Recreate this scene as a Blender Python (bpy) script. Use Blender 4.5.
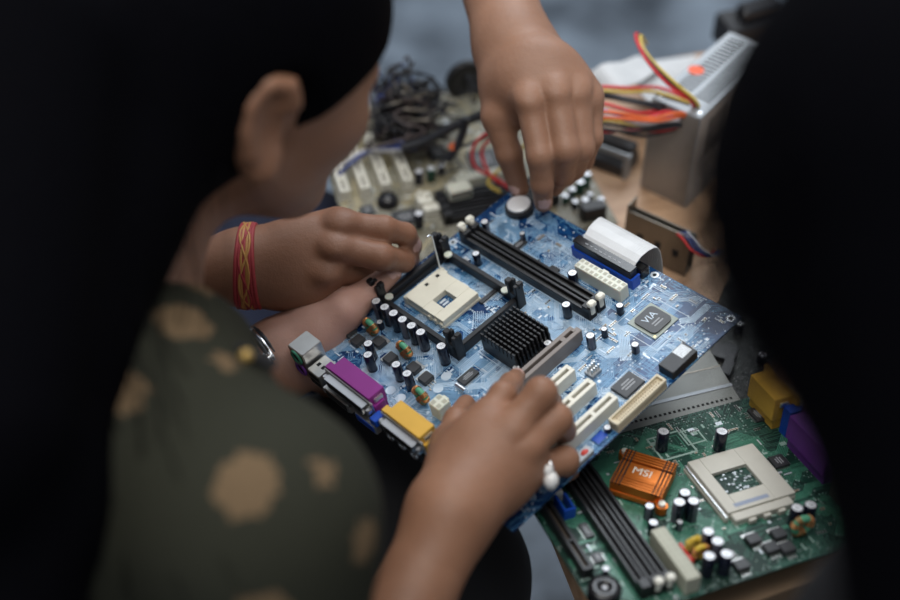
import bpy, bmesh, math, random
import numpy as np
from mathutils import Vector, Matrix

for o in list(bpy.data.objects):
    bpy.data.objects.remove(o)
scene = bpy.context.scene
COL = scene.collection
PI = math.pi

# ------------------------------------------------------------------ camera
ELEV = math.radians(45.0)
CAM = np.array([0.0, -0.742462, 0.772462])
FWD = np.array([0.0, math.cos(ELEV), -math.sin(ELEV)])
RIGHT = np.array([1.0, 0.0, 0.0])
UP = np.array([0.0, math.sin(ELEV), math.cos(ELEV)])
cd = bpy.data.cameras.new('camera')
cam = bpy.data.objects.new('camera', cd)
COL.objects.link(cam)
cam.location = CAM
cam.rotation_euler = (PI / 2 - ELEV, 0, 0)
cd.lens = 50
cd.sensor_width = 36
cd.clip_start = 0.02
cd.clip_end = 50
cd.dof.use_dof = True
cd.dof.focus_distance = 0.945
cd.dof.aperture_fstop = 2.1
scene.camera = cam

# ------------------------------------------------------------------ world, lights, exposure
world = bpy.data.worlds.new('World')
scene.world = world
world.use_nodes = True
bg = world.node_tree.nodes['Background']
bg.inputs[0].default_value = (0.78, 0.84, 0.92, 1)
bg.inputs[1].default_value = 0.38


def area(name, loc, target, size, size_y, power, color):
    ld = bpy.data.lights.new(name, 'AREA')
    ld.shape = 'RECTANGLE'
    ld.size = size
    ld.size_y = size_y
    ld.energy = power
    ld.color = color
    o = bpy.data.objects.new(name, ld)
    COL.objects.link(o)
    o.location = loc
    o.rotation_euler = (Vector(target) - Vector(loc)).to_track_quat('-Z', 'Y').to_euler()
    return o


area('window_light', (0.22, 1.25, 1.50), (0.0, 0.0, 0.05), 0.8, 0.8, 14, (0.86, 0.93, 1.0))
area('ceiling_light', (-0.05, -0.35, 1.95), (0.05, 0.05, 0.0), 1.5, 1.5, 22, (1.0, 0.97, 0.92))

scene.view_settings.view_transform = 'Standard'
scene.view_settings.look = 'None'
scene.view_settings.exposure = 0.42
scene.view_settings.gamma = 1.0
scene.view_settings.use_curve_mapping = False

# ------------------------------------------------------------------ helpers: placing


def P(x, y, d):
    """world point seen at photo position x,y at distance d (m) along the view axis"""
    return CAM + d * (FWD + RIGHT * (x - 450) / 1250.0 - UP * (y - 300) / 1250.0)


# ------------------------------------------------------------------ helpers: materials
MATS = {}


def nt_new(name):
    m = bpy.data.materials.new(name)
    m.use_nodes = True
    nt = m.node_tree
    return m, nt, nt.nodes['Principled BSDF']


def mat(name, base, rough=0.5, metal=0.0, var=0.12, scale=60.0, bump=0.0, bscale=300.0, coat=0.0, sss=0.0, spec=0.5, alpha=1.0, trans=0.0):
    if name in MATS:
        return MATS[name]
    m, nt, b = nt_new(name)
    N, L = nt.nodes, nt.links
    tc = N.new('ShaderNodeTexCoord')
    nz = N.new('ShaderNodeTexNoise')
    nz.inputs['Scale'].default_value = scale
    nz.inputs['Detail'].default_value = 4
    L.new(tc.outputs['Object'], nz.inputs['Vector'])
    mx = N.new('ShaderNodeMix')
    mx.data_type = 'RGBA'
    mx.inputs[6].default_value = (*[c * (1 - var) for c in base], 1)
    mx.inputs[7].default_value = (*[min(1, c * (1 + var)) for c in base], 1)
    L.new(nz.outputs['Fac'], mx.inputs[0])
    L.new(mx.outputs[2], b.inputs['Base Color'])
    b.inputs['Roughness'].default_value = rough
    b.inputs['Metallic'].default_value = metal
    b.inputs['Specular IOR Level'].default_value = spec
    b.inputs['Coat Weight'].default_value = coat
    if sss:
        b.inputs['Subsurface Weight'].default_value = sss
        b.inputs['Subsurface Radius'].default_value = (0.006, 0.0025, 0.0015)
        b.inputs['Subsurface Scale'].default_value = 1.0
    if trans:
        b.inputs['Transmission Weight'].default_value = trans
    if bump:
        n2 = N.new('ShaderNodeTexNoise')
        n2.inputs['Scale'].default_value = bscale
        n2.inputs['Detail'].default_value = 3
        L.new(tc.outputs['Object'], n2.inputs['Vector'])
        bp = N.new('ShaderNodeBump')
        bp.inputs['Strength'].default_value = bump
        bp.inputs['Distance'].default_value = 0.001
        L.new(n2.outputs['Fac'], bp.inputs['Height'])
        L.new(bp.outputs['Normal'], b.inputs['Normal'])
    MATS[name] = m
    return m


def pcb_mat(name, base, pour, trace, silk, rough=0.28, dens=0.5):
    m, nt, b = nt_new(name)
    N, L = nt.nodes, nt.links

    def math_(op, a, b_=None, c=None):
        n = N.new('ShaderNodeMath')
        n.operation = op
        for i, v in enumerate((a, b_, c)):
            if v is None:
                continue
            if isinstance(v, (int, float)):
                n.inputs[i].default_value = v
            else:
                L.new(v, n.inputs[i])
        return n.outputs[0]

    tc = N.new('ShaderNodeTexCoord')
    mp = N.new('ShaderNodeMapping')
    mp.inputs['Scale'].default_value = (1000, 1000, 1000)
    L.new(tc.outputs['Object'], mp.inputs['Vector'])
    sp = N.new('ShaderNodeSeparateXYZ')
    L.new(mp.outputs['Vector'], sp.inputs[0])
    x, y = sp.outputs[0], sp.outputs[1]

    def noise(scale, detail=2, off=0.0):
        mm = N.new('ShaderNodeMapping')
        mm.inputs['Location'].default_value = (off, off * 1.7, 0)
        L.new(tc.outputs['Object'], mm.inputs['Vector'])
        n = N.new('ShaderNodeTexNoise')
        n.inputs['Scale'].default_value = scale
        n.inputs['Detail'].default_value = detail
        L.new(mm.outputs[0], n.inputs['Vector'])
        return n.outputs['Fac']

    def dashes(a, c, la, pitch, thr, width, seed):
        # lines along a, stacked along c
        ca = math_('FLOOR', math_('DIVIDE', a, la))
        cc = math_('FLOOR', math_('DIVIDE', c, pitch))
        cb = N.new('ShaderNodeCombineXYZ')
        L.new(ca, cb.inputs[0])
        L.new(cc, cb.inputs[1])
        cb.inputs[2].default_value = seed
        wn = N.new('ShaderNodeTexWhiteNoise')
        wn.noise_dimensions = '3D'
        L.new(cb.outputs[0], wn.inputs['Vector'])
        on = math_('GREATER_THAN', wn.outputs['Value'], thr)
        ln = math_('LESS_THAN', math_('FRACT', math_('DIVIDE', c, pitch)), width)
        return math_('MULTIPLY', on, ln)

    reg1 = math_('GREATER_THAN', noise(26, 2, 3.1), 0.51)
    reg2 = math_('GREATER_THAN', noise(22, 2, 7.7), 0.52)
    reg3 = math_('GREATER_THAN', noise(30, 2, 1.3), 0.55)
    t1 = math_('MULTIPLY', dashes(x, y, 9.0, 1.3, dens, 0.42, 1.0), reg1)
    t2 = math_('MULTIPLY', dashes(y, x, 8.0, 1.2, dens, 0.42, 5.0), reg2)
    d1 = math_('MULTIPLY', math_('ADD', x, y), 0.7071)
    d2 = math_('MULTIPLY', math_('SUBTRACT', x, y), 0.7071)
    t3 = math_('MULTIPLY', dashes(d1, d2, 12.0, 1.25, dens, 0.4, 9.0), reg3)
    tr = math_('MAXIMUM', math_('MAXIMUM', t1, t2), t3)
    # small pads / silk bits
    s1 = dashes(x, y, 2.2, 2.6, 0.80, 0.45, 21.0)
    s2 = math_('LESS_THAN', math_('FRACT', math_('DIVIDE', x, 2.2)), 0.55)
    pads = math_('MULTIPLY', math_('MULTIPLY', s1, s2), math_('GREATER_THAN', noise(35, 2, 5.5), 0.5))
    # vias
    vo = N.new('ShaderNodeTexVoronoi')
    vo.inputs['Scale'].default_value = 260
    L.new(tc.outputs['Object'], vo.inputs['Vector'])
    via = math_('MULTIPLY', math_('LESS_THAN', vo.outputs['Distance'], 0.16), math_('GREATER_THAN', noise(30, 1, 9.0), 0.48))
    pr = math_('GREATER_THAN', noise(18, 3, 0.4), 0.5)

    def mix(fac, a, c):
        n = N.new('ShaderNodeMix')
        n.data_type = 'RGBA'
        L.new(fac, n.inputs[0])
        if isinstance(a, tuple):
            n.inputs[6].default_value = (*a, 1)
        else:
            L.new(a, n.inputs[6])
        n.inputs[7].default_value = (*c, 1)
        return n.outputs[2]
    c0 = mix(pr, base, pour)
    c1 = mix(tr, c0, trace)
    c2 = mix(via, c1, silk)
    c3 = mix(pads, c2, silk)
    L.new(c3, b.inputs['Base Color'])
    b.inputs['Roughness'].default_value = rough
    b.inputs['Specular IOR Level'].default_value = 0.36
    bp = N.new('ShaderNodeBump')
    bp.inputs['Strength'].default_value = 0.25
    bp.inputs['Distance'].default_value = 0.0003
    L.new(tr, bp.inputs['Height'])
    L.new(bp.outputs[0], b.inputs['Normal'])
    MATS[name] = m
    return m


def skin_mat(name, base, palm=None):
    m, nt, b = nt_new(name)
    N, L = nt.nodes, nt.links
    tc = N.new('ShaderNodeTexCoord')
    nz = N.new('ShaderNodeTexNoise')
    nz.inputs['Scale'].default_value = 38
    nz.inputs['Detail'].default_value = 5
    L.new(tc.outputs['Object'], nz.inputs['Vector'])
    mx = N.new('ShaderNodeMix')
    mx.data_type = 'RGBA'
    mx.inputs[6].default_value = (base[0] * .78, base[1] * .74, base[2] * .72, 1)
    mx.inputs[7].default_value = (base[0] * 1.2, base[1] * 1.2, base[2] * 1.2, 1)
    L.new(nz.outputs['Fac'], mx.inputs[0])
    col = mx.outputs[2]
    if palm is not None:
        ds = N.new('ShaderNodeVectorMath')
        ds.operation = 'DISTANCE'
        L.new(tc.outputs['Object'], ds.inputs[0])
        ds.inputs[1].default_value = palm[0]
        mr = N.new('ShaderNodeMapRange')
        mr.interpolation_type = 'SMOOTHSTEP'
        mr.inputs['From Min'].default_value = palm[1]
        mr.inputs['From Max'].default_value = palm[2]
        mr.inputs['To Min'].default_value = 1
        mr.inputs['To Max'].default_value = 0
        L.new(ds.outputs['Value'], mr.inputs['Value'])
        mp_ = N.new('ShaderNodeMix')
        mp_.data_type = 'RGBA'
        L.new(mr.outputs[0], mp_.inputs[0])
        L.new(col, mp_.inputs[6])
        mp_.inputs[7].default_value = (0.52, 0.30, 0.24, 1)
        col = mp_.outputs[2]
    L.new(col, b.inputs['Base Color'])
    b.inputs['Roughness'].default_value = 0.52
    b.inputs['Specular IOR Level'].default_value = 0.4
    b.inputs['Subsurface Weight'].default_value = 0.12
    b.inputs['Subsurface Radius'].default_value = (0.005, 0.002, 0.001)
    b.inputs['Subsurface Scale'].default_value = 1.0
    vo = N.new('ShaderNodeTexVoronoi')
    vo.inputs['Scale'].default_value = 700
    L.new(tc.outputs['Object'], vo.inputs['Vector'])
    n2 = N.new('ShaderNodeTexNoise')
    n2.inputs['Scale'].default_value = 220
    n2.inputs['Detail'].default_value = 4
    L.new(tc.outputs['Object'], n2.inputs['Vector'])
    ad = N.new('ShaderNodeMath')
    ad.operation = 'MULTIPLY_ADD'
    L.new(vo.outputs['Distance'], ad.inputs[0])
    ad.inputs[1].default_value = 0.35
    L.new(n2.outputs['Fac'], ad.inputs[2])
    bp = N.new('ShaderNodeBump')
    bp.inputs['Strength'].default_value = 0.35
    bp.inputs['Distance'].default_value = 0.0008
    L.new(ad.outputs[0], bp.inputs['Height'])
    L.new(bp.outputs[0], b.inputs['Normal'])
    MATS[name] = m
    return m


M = dict(
    black=mat('black_plastic', (0.012, 0.012, 0.014), 0.42),
    blackgloss=mat('glossy_black_plastic', (0.010, 0.010, 0.012), 0.22),
    sleeve=mat('capacitor_sleeve', (0.006, 0.008, 0.022), 0.25),
    sleeveg=mat('green_capacitor_sleeve', (0.005, 0.055, 0.035), 0.3),
    stripe=mat('capacitor_stripe', (0.10, 0.10, 0.13), 0.35),
    alu=mat('brushed_aluminium', (0.80, 0.81, 0.83), 0.30, 1.0),
    cell=mat('coin_cell_steel', (0.86, 0.86, 0.87), 0.45, 0.4),
    captop=mat('capacitor_can_top', (0.78, 0.79, 0.82), 0.45, 0.35),
    tin=mat('tin_plate', (0.62, 0.62, 0.60), 0.34, 1.0, bump=0.2, bscale=120),
    steel=mat('grey_galvanised_steel', (0.36, 0.38, 0.40), 0.55, 0.6, var=0.15, scale=25),
    steeldull=mat('dull_brown_steel', (0.20, 0.18, 0.15), 0.4, 0.8, var=0.2),
    cream=mat('cream_plastic', (0.70, 0.66, 0.54), 0.45),
    white=mat('off_white_plastic', (0.74, 0.72, 0.63), 0.42),
    nylon=mat('translucent_nylon', (0.66, 0.66, 0.56), 0.35, sss=0.2),
    groove=mat('slot_contacts', (0.10, 0.075, 0.05), 0.5),
    brownslot=mat('brown_grey_slot_plastic', (0.21, 0.18, 0.165), 0.42),
    blue=mat('blue_connector_plastic', (0.008, 0.065, 0.42), 0.35),
    purple=mat('magenta_purple_plastic', (0.24, 0.022, 0.22), 0.42),
    purpled=mat('violet_plastic', (0.14, 0.03, 0.25), 0.42),
    yellow=mat('ochre_yellow_plastic', (0.66, 0.38, 0.055), 0.42),
    beige=mat('beige_header_plastic', (0.66, 0.58, 0.42), 0.45),
    gold=mat('gold_pins', (0.70, 0.50, 0.20), 0.3, 1.0),
    copper=mat('copper_wire', (0.55, 0.25, 0.10), 0.32, 0.9),
    ferrite=mat('green_ferrite', (0.08, 0.32, 0.18), 0.45),
    ferritey=mat('yellow_ferrite', (0.62, 0.42, 0.04), 0.45),
    chip=mat('chip_epoxy', (0.030, 0.031, 0.034), 0.4),
    chipprint=mat('chip_print', (0.33, 0.34, 0.36), 0.6),
    bgasub=mat('chip_substrate', (0.30, 0.34, 0.30), 0.4),
    orange=mat('anodised_orange', (0.62, 0.17, 0.025), 0.36, 0.65),
    red=mat('red_plastic', (0.55, 0.03, 0.015), 0.4),
    redwire=mat('red_wire', (0.60, 0.025, 0.03), 0.4),
    orangewire=mat('orange_wire', (0.70, 0.13, 0.03), 0.4),
    yellowwire=mat('yellow_wire', (0.62, 0.45, 0.08), 0.4),
    blackwire=mat('black_wire', (0.014, 0.015, 0.02), 0.4),
    whitewire=mat('white_wire', (0.60, 0.60, 0.62), 0.4),
    brownwire=mat('dark_brown_wire', (0.05, 0.035, 0.035), 0.5),
    bluewire=mat('blue_wire', (0.04, 0.06, 0.20), 0.4),
    purplewire=mat('purple_wire', (0.22, 0.10, 0.35), 0.4),
    ribbon=mat('grey_ribbon_insulation', (0.62, 0.63, 0.64), 0.45),
    sticker=mat('white_sticker', (0.70, 0.74, 0.80), 0.5, var=0.3, scale=400),
    orangesticker=mat('orange_sticker', (0.75, 0.12, 0.05), 0.6),
    solder=mat('solder_pad', (0.62, 0.66, 0.70), 0.35, 0.5),
    silk=mat('silkscreen', (0.60, 0.70, 0.80), 0.55),
    silkg=mat('pale_green_silkscreen', (0.32, 0.45, 0.40), 0.55),
    btrace=mat('blue_trace', (0.19, 0.36, 0.56), 0.3),
    btrace2=mat('pale_blue_trace', (0.42, 0.56, 0.70), 0.35),
    gtrace=mat('green_trace', (0.06, 0.23, 0.15), 0.35),
    ytrace=mat('tan_trace', (0.40, 0.34, 0.20), 0.4),
    tan=mat('ceramic_tan', (0.36, 0.27, 0.18), 0.5),
    dark=mat('dark_hole', (0.006, 0.006, 0.006), 0.8),
    hair=mat('black_hair', (0.002, 0.002, 0.003), 0.8, var=0.3, scale=200, bump=0.3, bscale=90, spec=0.02),
    nail=mat('fingernail', (0.52, 0.33, 0.29), 0.3),
    thread=mat('red_thread', (0.30, 0.025, 0.03), 0.6, var=0.3, scale=300),
    goldthread=mat('gold_thread', (0.42, 0.20, 0.05), 0.5),
    pearl=mat('pearl', (0.75, 0.74, 0.72), 0.2, coat=0.6),
    silver=mat('silver', (0.82, 0.83, 0.85), 0.2, 1.0),
    cardboard=mat('cardboard', (0.20, 0.13, 0.075), 0.7),
    denim=mat('navy_denim', (0.006, 0.010, 0.032), 0.8, var=0.35, scale=30),
    blackcloth=mat('black_cloth', (0.006, 0.006, 0.008), 0.85),
    bluecloth=mat('blue_cloth', (0.008, 0.022, 0.075), 0.8, var=0.3, scale=20),
    bead=mat('gold_bead', (0.45, 0.30, 0.10), 0.4, 0.6),
    eyewhite=mat('eye', (0.55, 0.52, 0.48), 0.2),
    lip=mat('lip', (0.22, 0.08, 0.07), 0.45),
)
M['skin_woman'] = skin_mat('brown_skin', (0.245, 0.122, 0.072))
# her palm is paler than the back of the hand; point given from the base of her figure
M['skin_palm'] = skin_mat('brown_skin_with_pale_palm', (0.245, 0.122, 0.072), (tuple(P(338, 318, 0.985) - np.array([-0.36, -0.40, -0.27])), 0.030, 0.080))
M['skin_man'] = skin_mat('deep_brown_skin', (0.235, 0.113, 0.067))
M['skin_top'] = skin_mat('warm_brown_skin', (0.265, 0.140, 0.088))
M['pcb_blue'] = pcb_mat('blue_circuit_board', (0.004, 0.030, 0.105), (0.007, 0.052, 0.165), (0.11, 0.28, 0.47), (0.58, 0.68, 0.76), 0.24)
M['pcb_green'] = pcb_mat('green_circuit_board', (0.004, 0.026, 0.018), (0.006, 0.044, 0.030), (0.038, 0.12, 0.088), (0.24, 0.31, 0.28), 0.5)
M['pcb_tan'] = pcb_mat('tan_circuit_board', (0.15, 0.14, 0.10), (0.21, 0.195, 0.15), (0.33, 0.32, 0.26), (0.50, 0.50, 0.47), 0.45)
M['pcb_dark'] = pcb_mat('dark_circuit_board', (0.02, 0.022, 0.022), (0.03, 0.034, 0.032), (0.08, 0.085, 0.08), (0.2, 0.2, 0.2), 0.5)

# ------------------------------------------------------------------ helpers: mesh building (millimetres in, metres out)


class MB:
    def __init__(self, s=0.001):
        self.v, self.f, self.mi, self.sm, self.mats, self.s = [], [], [], [], [], s

    def m(self, mt):
        if mt not in self.mats:
            self.mats.append(mt)
        return self.mats.index(mt)

    def add(self, vs, fs, mt, smooth=False):
        o = len(self.v)
        self.v += [tuple(p) for p in vs]
        k = self.m(mt)
        for f in fs:
            self.f.append(tuple(i + o for i in f))
            self.mi.append(k)
            self.sm.append(smooth)
        return self

    def box(self, x0, x1, y0, y1, z0, z1, mt, bev=0.0, rot=None):
        """axis box with chamfered vertical and top edges"""
        if x1 < x0: x0, x1 = x1, x0
        if y1 < y0: y0, y1 = y1, y0
        b = min(bev, (x1 - x0) * .4, (y1 - y0) * .4, (z1 - z0) * .45)
        if b <= 0:
            vs = [(x0, y0, z0), (x1, y0, z0), (x1, y1, z0), (x0, y1, z0), (x0, y0, z1), (x1, y0, z1), (x1, y1, z1), (x0, y1, z1)]
            fs = [(3, 2, 1, 0), (4, 5, 6, 7), (0, 1, 5, 4), (1, 2, 6, 5), (2, 3, 7, 6), (3, 0, 4, 7)]
        else:
            def ring(i, z):
                a, c, d, e = x0 + i, x1 - i, y0 + i, y1 - i
                k = b
                return [(a + k, d, z), (c - k, d, z), (c, d + k, z), (c, e - k, z), (c - k, e, z), (a + k, e, z), (a, e - k, z), (a, d + k, z)]
            vs = ring(0, z0) + ring(0, z1 - b) + ring(b * .6, z1)
            fs = [tuple(range(7, -1, -1)), tuple(range(16, 24))]
            for r in (0, 8):
                for i in range(8):
                    j = (i + 1) % 8
                    fs.append((r + i, r + j, r + 8 + j, r + 8 + i))
        if rot is not None:
            vs = [tuple(rot @ Vector(p)) for p in vs]
        return self.add(vs, fs, mt)

    def cyl(self, c, r, h, mt, n=20, r2=None, smooth=True, cap=True):
        r2 = r if r2 is None else r2
        x, y, z = c
        vs = [(x + r * math.cos(2 * PI * i / n), y + r * math.sin(2 * PI * i / n), z) for i in range(n)]
        vs += [(x + r2 * math.cos(2 * PI * i / n), y + r2 * math.sin(2 * PI * i / n), z + h) for i in range(n)]
        self.add(vs, [(i, (i + 1) % n, n + (i + 1) % n, n + i) for i in range(n)], mt, smooth)
        if cap:
            self.add(vs[n:], [tuple(range(n))], mt)
            self.add(vs[:n], [tuple(range(n - 1, -1, -1))], mt)
        return self

    def lathe(self, c, prof, mt, n=20, a0=0.0, a1=2 * PI, smooth=True):
        x, y, z = c
        full = abs(a1 - a0 - 2 * PI) < 1e-6
        k = n if full else n + 1
        vs = []
        for (r, h) in prof:
            for i in range(k):
                a = a0 + (a1 - a0) * i / n
                vs.append((x + r * math.cos(a), y + r * math.sin(a), z + h))
        fs = []
        for j in range(len(prof) - 1):
            for i in range(n):
                i2 = (i + 1) % k
                fs.append((j * k + i, j * k + i2, (j + 1) * k + i2, (j + 1) * k + i))
        return self.add(vs, fs, mt, smooth)

    def tube(self, pts, r, mt, n=8, closed=False, cap=True):
        pts = [Vector(p) for p in pts]
        K = len(pts)
        rs = r if isinstance(r, (list, tuple)) else [r] * K
        T = []
        for i in range(K):
            a = pts[(i - 1) % K] if closed else pts[max(i - 1, 0)]
            b = pts[(i + 1) % K] if closed else pts[min(i + 1, K - 1)]
            t = (b - a)
            T.append(t.normalized() if t.length > 1e-9 else Vector((0, 0, 1)))
        ref = Vector((0, 0, 1)) if abs(T[0].z) < .9 else Vector((1, 0, 0))
        u = T[0].cross(ref).normalized()
        vs = []
        for i in range(K):
            u = (u - T[i] * u.dot(T[i]))
            u = u.normalized() if u.length > 1e-9 else T[i].orthogonal().normalized()
            w = T[i].cross(u)
            for k in range(n):
                a = 2 * PI * k / n
                vs.append(tuple(pts[i] + (u * math.cos(a) + w * math.sin(a)) * rs[i]))
        fs = []
        for i in range(K if closed else K - 1):
            i2 = (i + 1) % K
            for k in range(n):
                k2 = (k + 1) % n
                fs.append((i * n + k, i * n + k2, i2 * n + k2, i2 * n + k))
        self.add(vs, fs, mt, True)
        if cap and not closed:
            self.add(vs[:n], [tuple(range(n - 1, -1, -1))], mt)
            self.add(vs[-n:], [tuple(range(n))], mt)
        return self

    def prism(self, poly, z0, z1, mt):
        n = len(poly)
        vs = [(p[0], p[1], z0) for p in poly] + [(p[0], p[1], z1) for p in poly]
        fs = [tuple(range(n - 1, -1, -1)), tuple(range(n, 2 * n))] + [(i, (i + 1) % n, n + (i + 1) % n, n + i) for i in range(n)]
        return self.add(vs, fs, mt)

    def sheet(self, rows, th, mt):
        """strip: rows of (left, right) points, thickness th"""
        rows = [(Vector(a), Vector(b)) for a, b in rows]
        vs = []
        for i, (a, b) in enumerate(rows):
            a2, b2 = rows[min(i + 1, len(rows) - 1)]
            a1, b1 = rows[max(i - 1, 0)]
            t = ((a2 + b2) - (a1 + b1))
            nrm = t.cross(b - a).normalized() * (th / 2)
            vs += [tuple(a + nrm), tuple(b + nrm), tuple(b - nrm), tuple(a - nrm)]
        fs = []
        for i in range(len(rows) - 1):
            o = i * 4
            for k in range(4):
                k2 = (k + 1) % 4
                fs.append((o + k, o + 4 + k, o + 4 + k2, o + k2))
        fs += [(0, 1, 2, 3), tuple(len(vs) - 4 + k for k in (3, 2, 1, 0))]
        return self.add(vs, fs, mt, False)

    def ball(self, c, r, mt, n=14, sc=(1, 1, 1)):
        vs, fs = [], []
        for j in range(n // 2 + 1):
            th = PI * j / (n // 2)
            for i in range(n):
                a = 2 * PI * i / n
                vs.append((c[0] + r * sc[0] * math.sin(th) * math.cos(a), c[1] + r * sc[1] * math.sin(th) * math.sin(a), c[2] + r * sc[2] * math.cos(th)))
        for j in range(n // 2):
            for i in range(n):
                fs.append((j * n + i, (j + 1) * n + i, (j + 1) * n + (i + 1) % n, j * n + (i + 1) % n))
        return self.add(vs, fs, mt, True)

    def mesh(self, name):
        me = bpy.data.meshes.new(name)
        s = self.s
        me.from_pydata([(x * s, y * s, z * s) for x, y, z in self.v], [], self.f)
        for mt in self.mats:
            me.materials.append(mt)
        me.polygons.foreach_set('material_index', self.mi)
        me.polygons.foreach_set('use_smooth', self.sm)
        me.update()
        return me

    def obj(self, name, parent=None, loc=(0, 0, 0), rz=0.0):
        return link(name, self.mesh(name), parent, loc, rz)


def link(name, data, parent=None, loc=(0, 0, 0), rz=0.0):
    o = bpy.data.objects.new(name, data)
    COL.objects.link(o)
    if parent is not None:
        o.parent = parent
    o.location = loc
    o.rotation_euler = (0, 0, rz)
    return o


def tag(o, label=None, cat=None, group=None, kind=None):
    if label: o['label'] = label
    if cat: o['category'] = cat
    if group: o['group'] = group
    if kind: o['kind'] = kind
    return o


def thing(name, label, cat, loc=(0, 0, 0), rz=0.0, group=None, mtx=None):
    o = bpy.data.objects.new(name, None)
    o.empty_display_size = 0.02
    COL.objects.link(o)
    if mtx is not None:
        o.matrix_world = mtx
    else:
        o.location = loc
        o.rotation_euler = (0, 0, rz)
    return tag(o, label, cat, group)


def board_matrix(ax, ay, az, t):
    return Matrix(((ax[0], ay[0], az[0], t[0]), (ax[1], ay[1], az[1], t[1]), (ax[2], ay[2], az[2], t[2]), (0, 0, 0, 1)))


def spline(pts, n=8):
    pts = [np.array(p, float) for p in pts]
    out = []
    K = len(pts)
    for i in range(K - 1):
        p0, p1, p2, p3 = pts[max(i - 1, 0)], pts[i], pts[i + 1], pts[min(i + 2, K - 1)]
        for k in range(n):
            t = k / n
            out.append(0.5 * ((2 * p1) + (-p0 + p2) * t + (2 * p0 - 5 * p1 + 4 * p2 - p3) * t * t + (-p0 + 3 * p1 - 3 * p2 + p3) * t ** 3))
    out.append(pts[-1])
    return out


# ------------------------------------------------------------------ helpers: smooth-blended bodies (signed distance + surface nets)


def smin(a, b, k):
    if k <= 0:
        return np.minimum(a, b)
    h = np.maximum(k - np.abs(a - b), 0) / k
    return np.minimum(a, b) - h * h * k * 0.25


def cone(p0, p1, r0, r1=None, k=None):
    return ('c', np.array(p0, float), np.array(p1, float), r0, r0 if r1 is None else r1, k)


def ell(c, rad, axes=None, k=None):
    return ('e', np.array(c, float), np.array(rad, float), np.eye(3) if axes is None else np.array(axes, float), k)


def bbox(pr):
    if pr[0] == 'c':
        r = max(pr[3], pr[4])
        return np.minimum(pr[1], pr[2]) - r, np.maximum(pr[1], pr[2]) + r
    ext = np.abs(pr[3]).T @ pr[2]
    return pr[1] - ext, pr[1] + ext


def evalp(pr, X):
    if pr[0] == 'c':
        a, b, r0, r1 = pr[1:5]
        ba = b - a
        l2 = float(ba @ ba) + 1e-12
        t = np.clip(((X - a) @ ba) / l2, 0, 1)
        d = np.sqrt(((X - a - t[..., None] * ba) ** 2).sum(-1))
        return d - (r0 + (r1 - r0) * t)
    c, rad, ax = pr[1:4]
    q = (X - c) @ ax.T
    k0 = np.sqrt(((q / rad) ** 2).sum(-1)) + 1e-9
    k1 = np.sqrt(((q / (rad * rad)) ** 2).sum(-1)) + 1e-9
    return k0 * (k0 - 1) / k1


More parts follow.
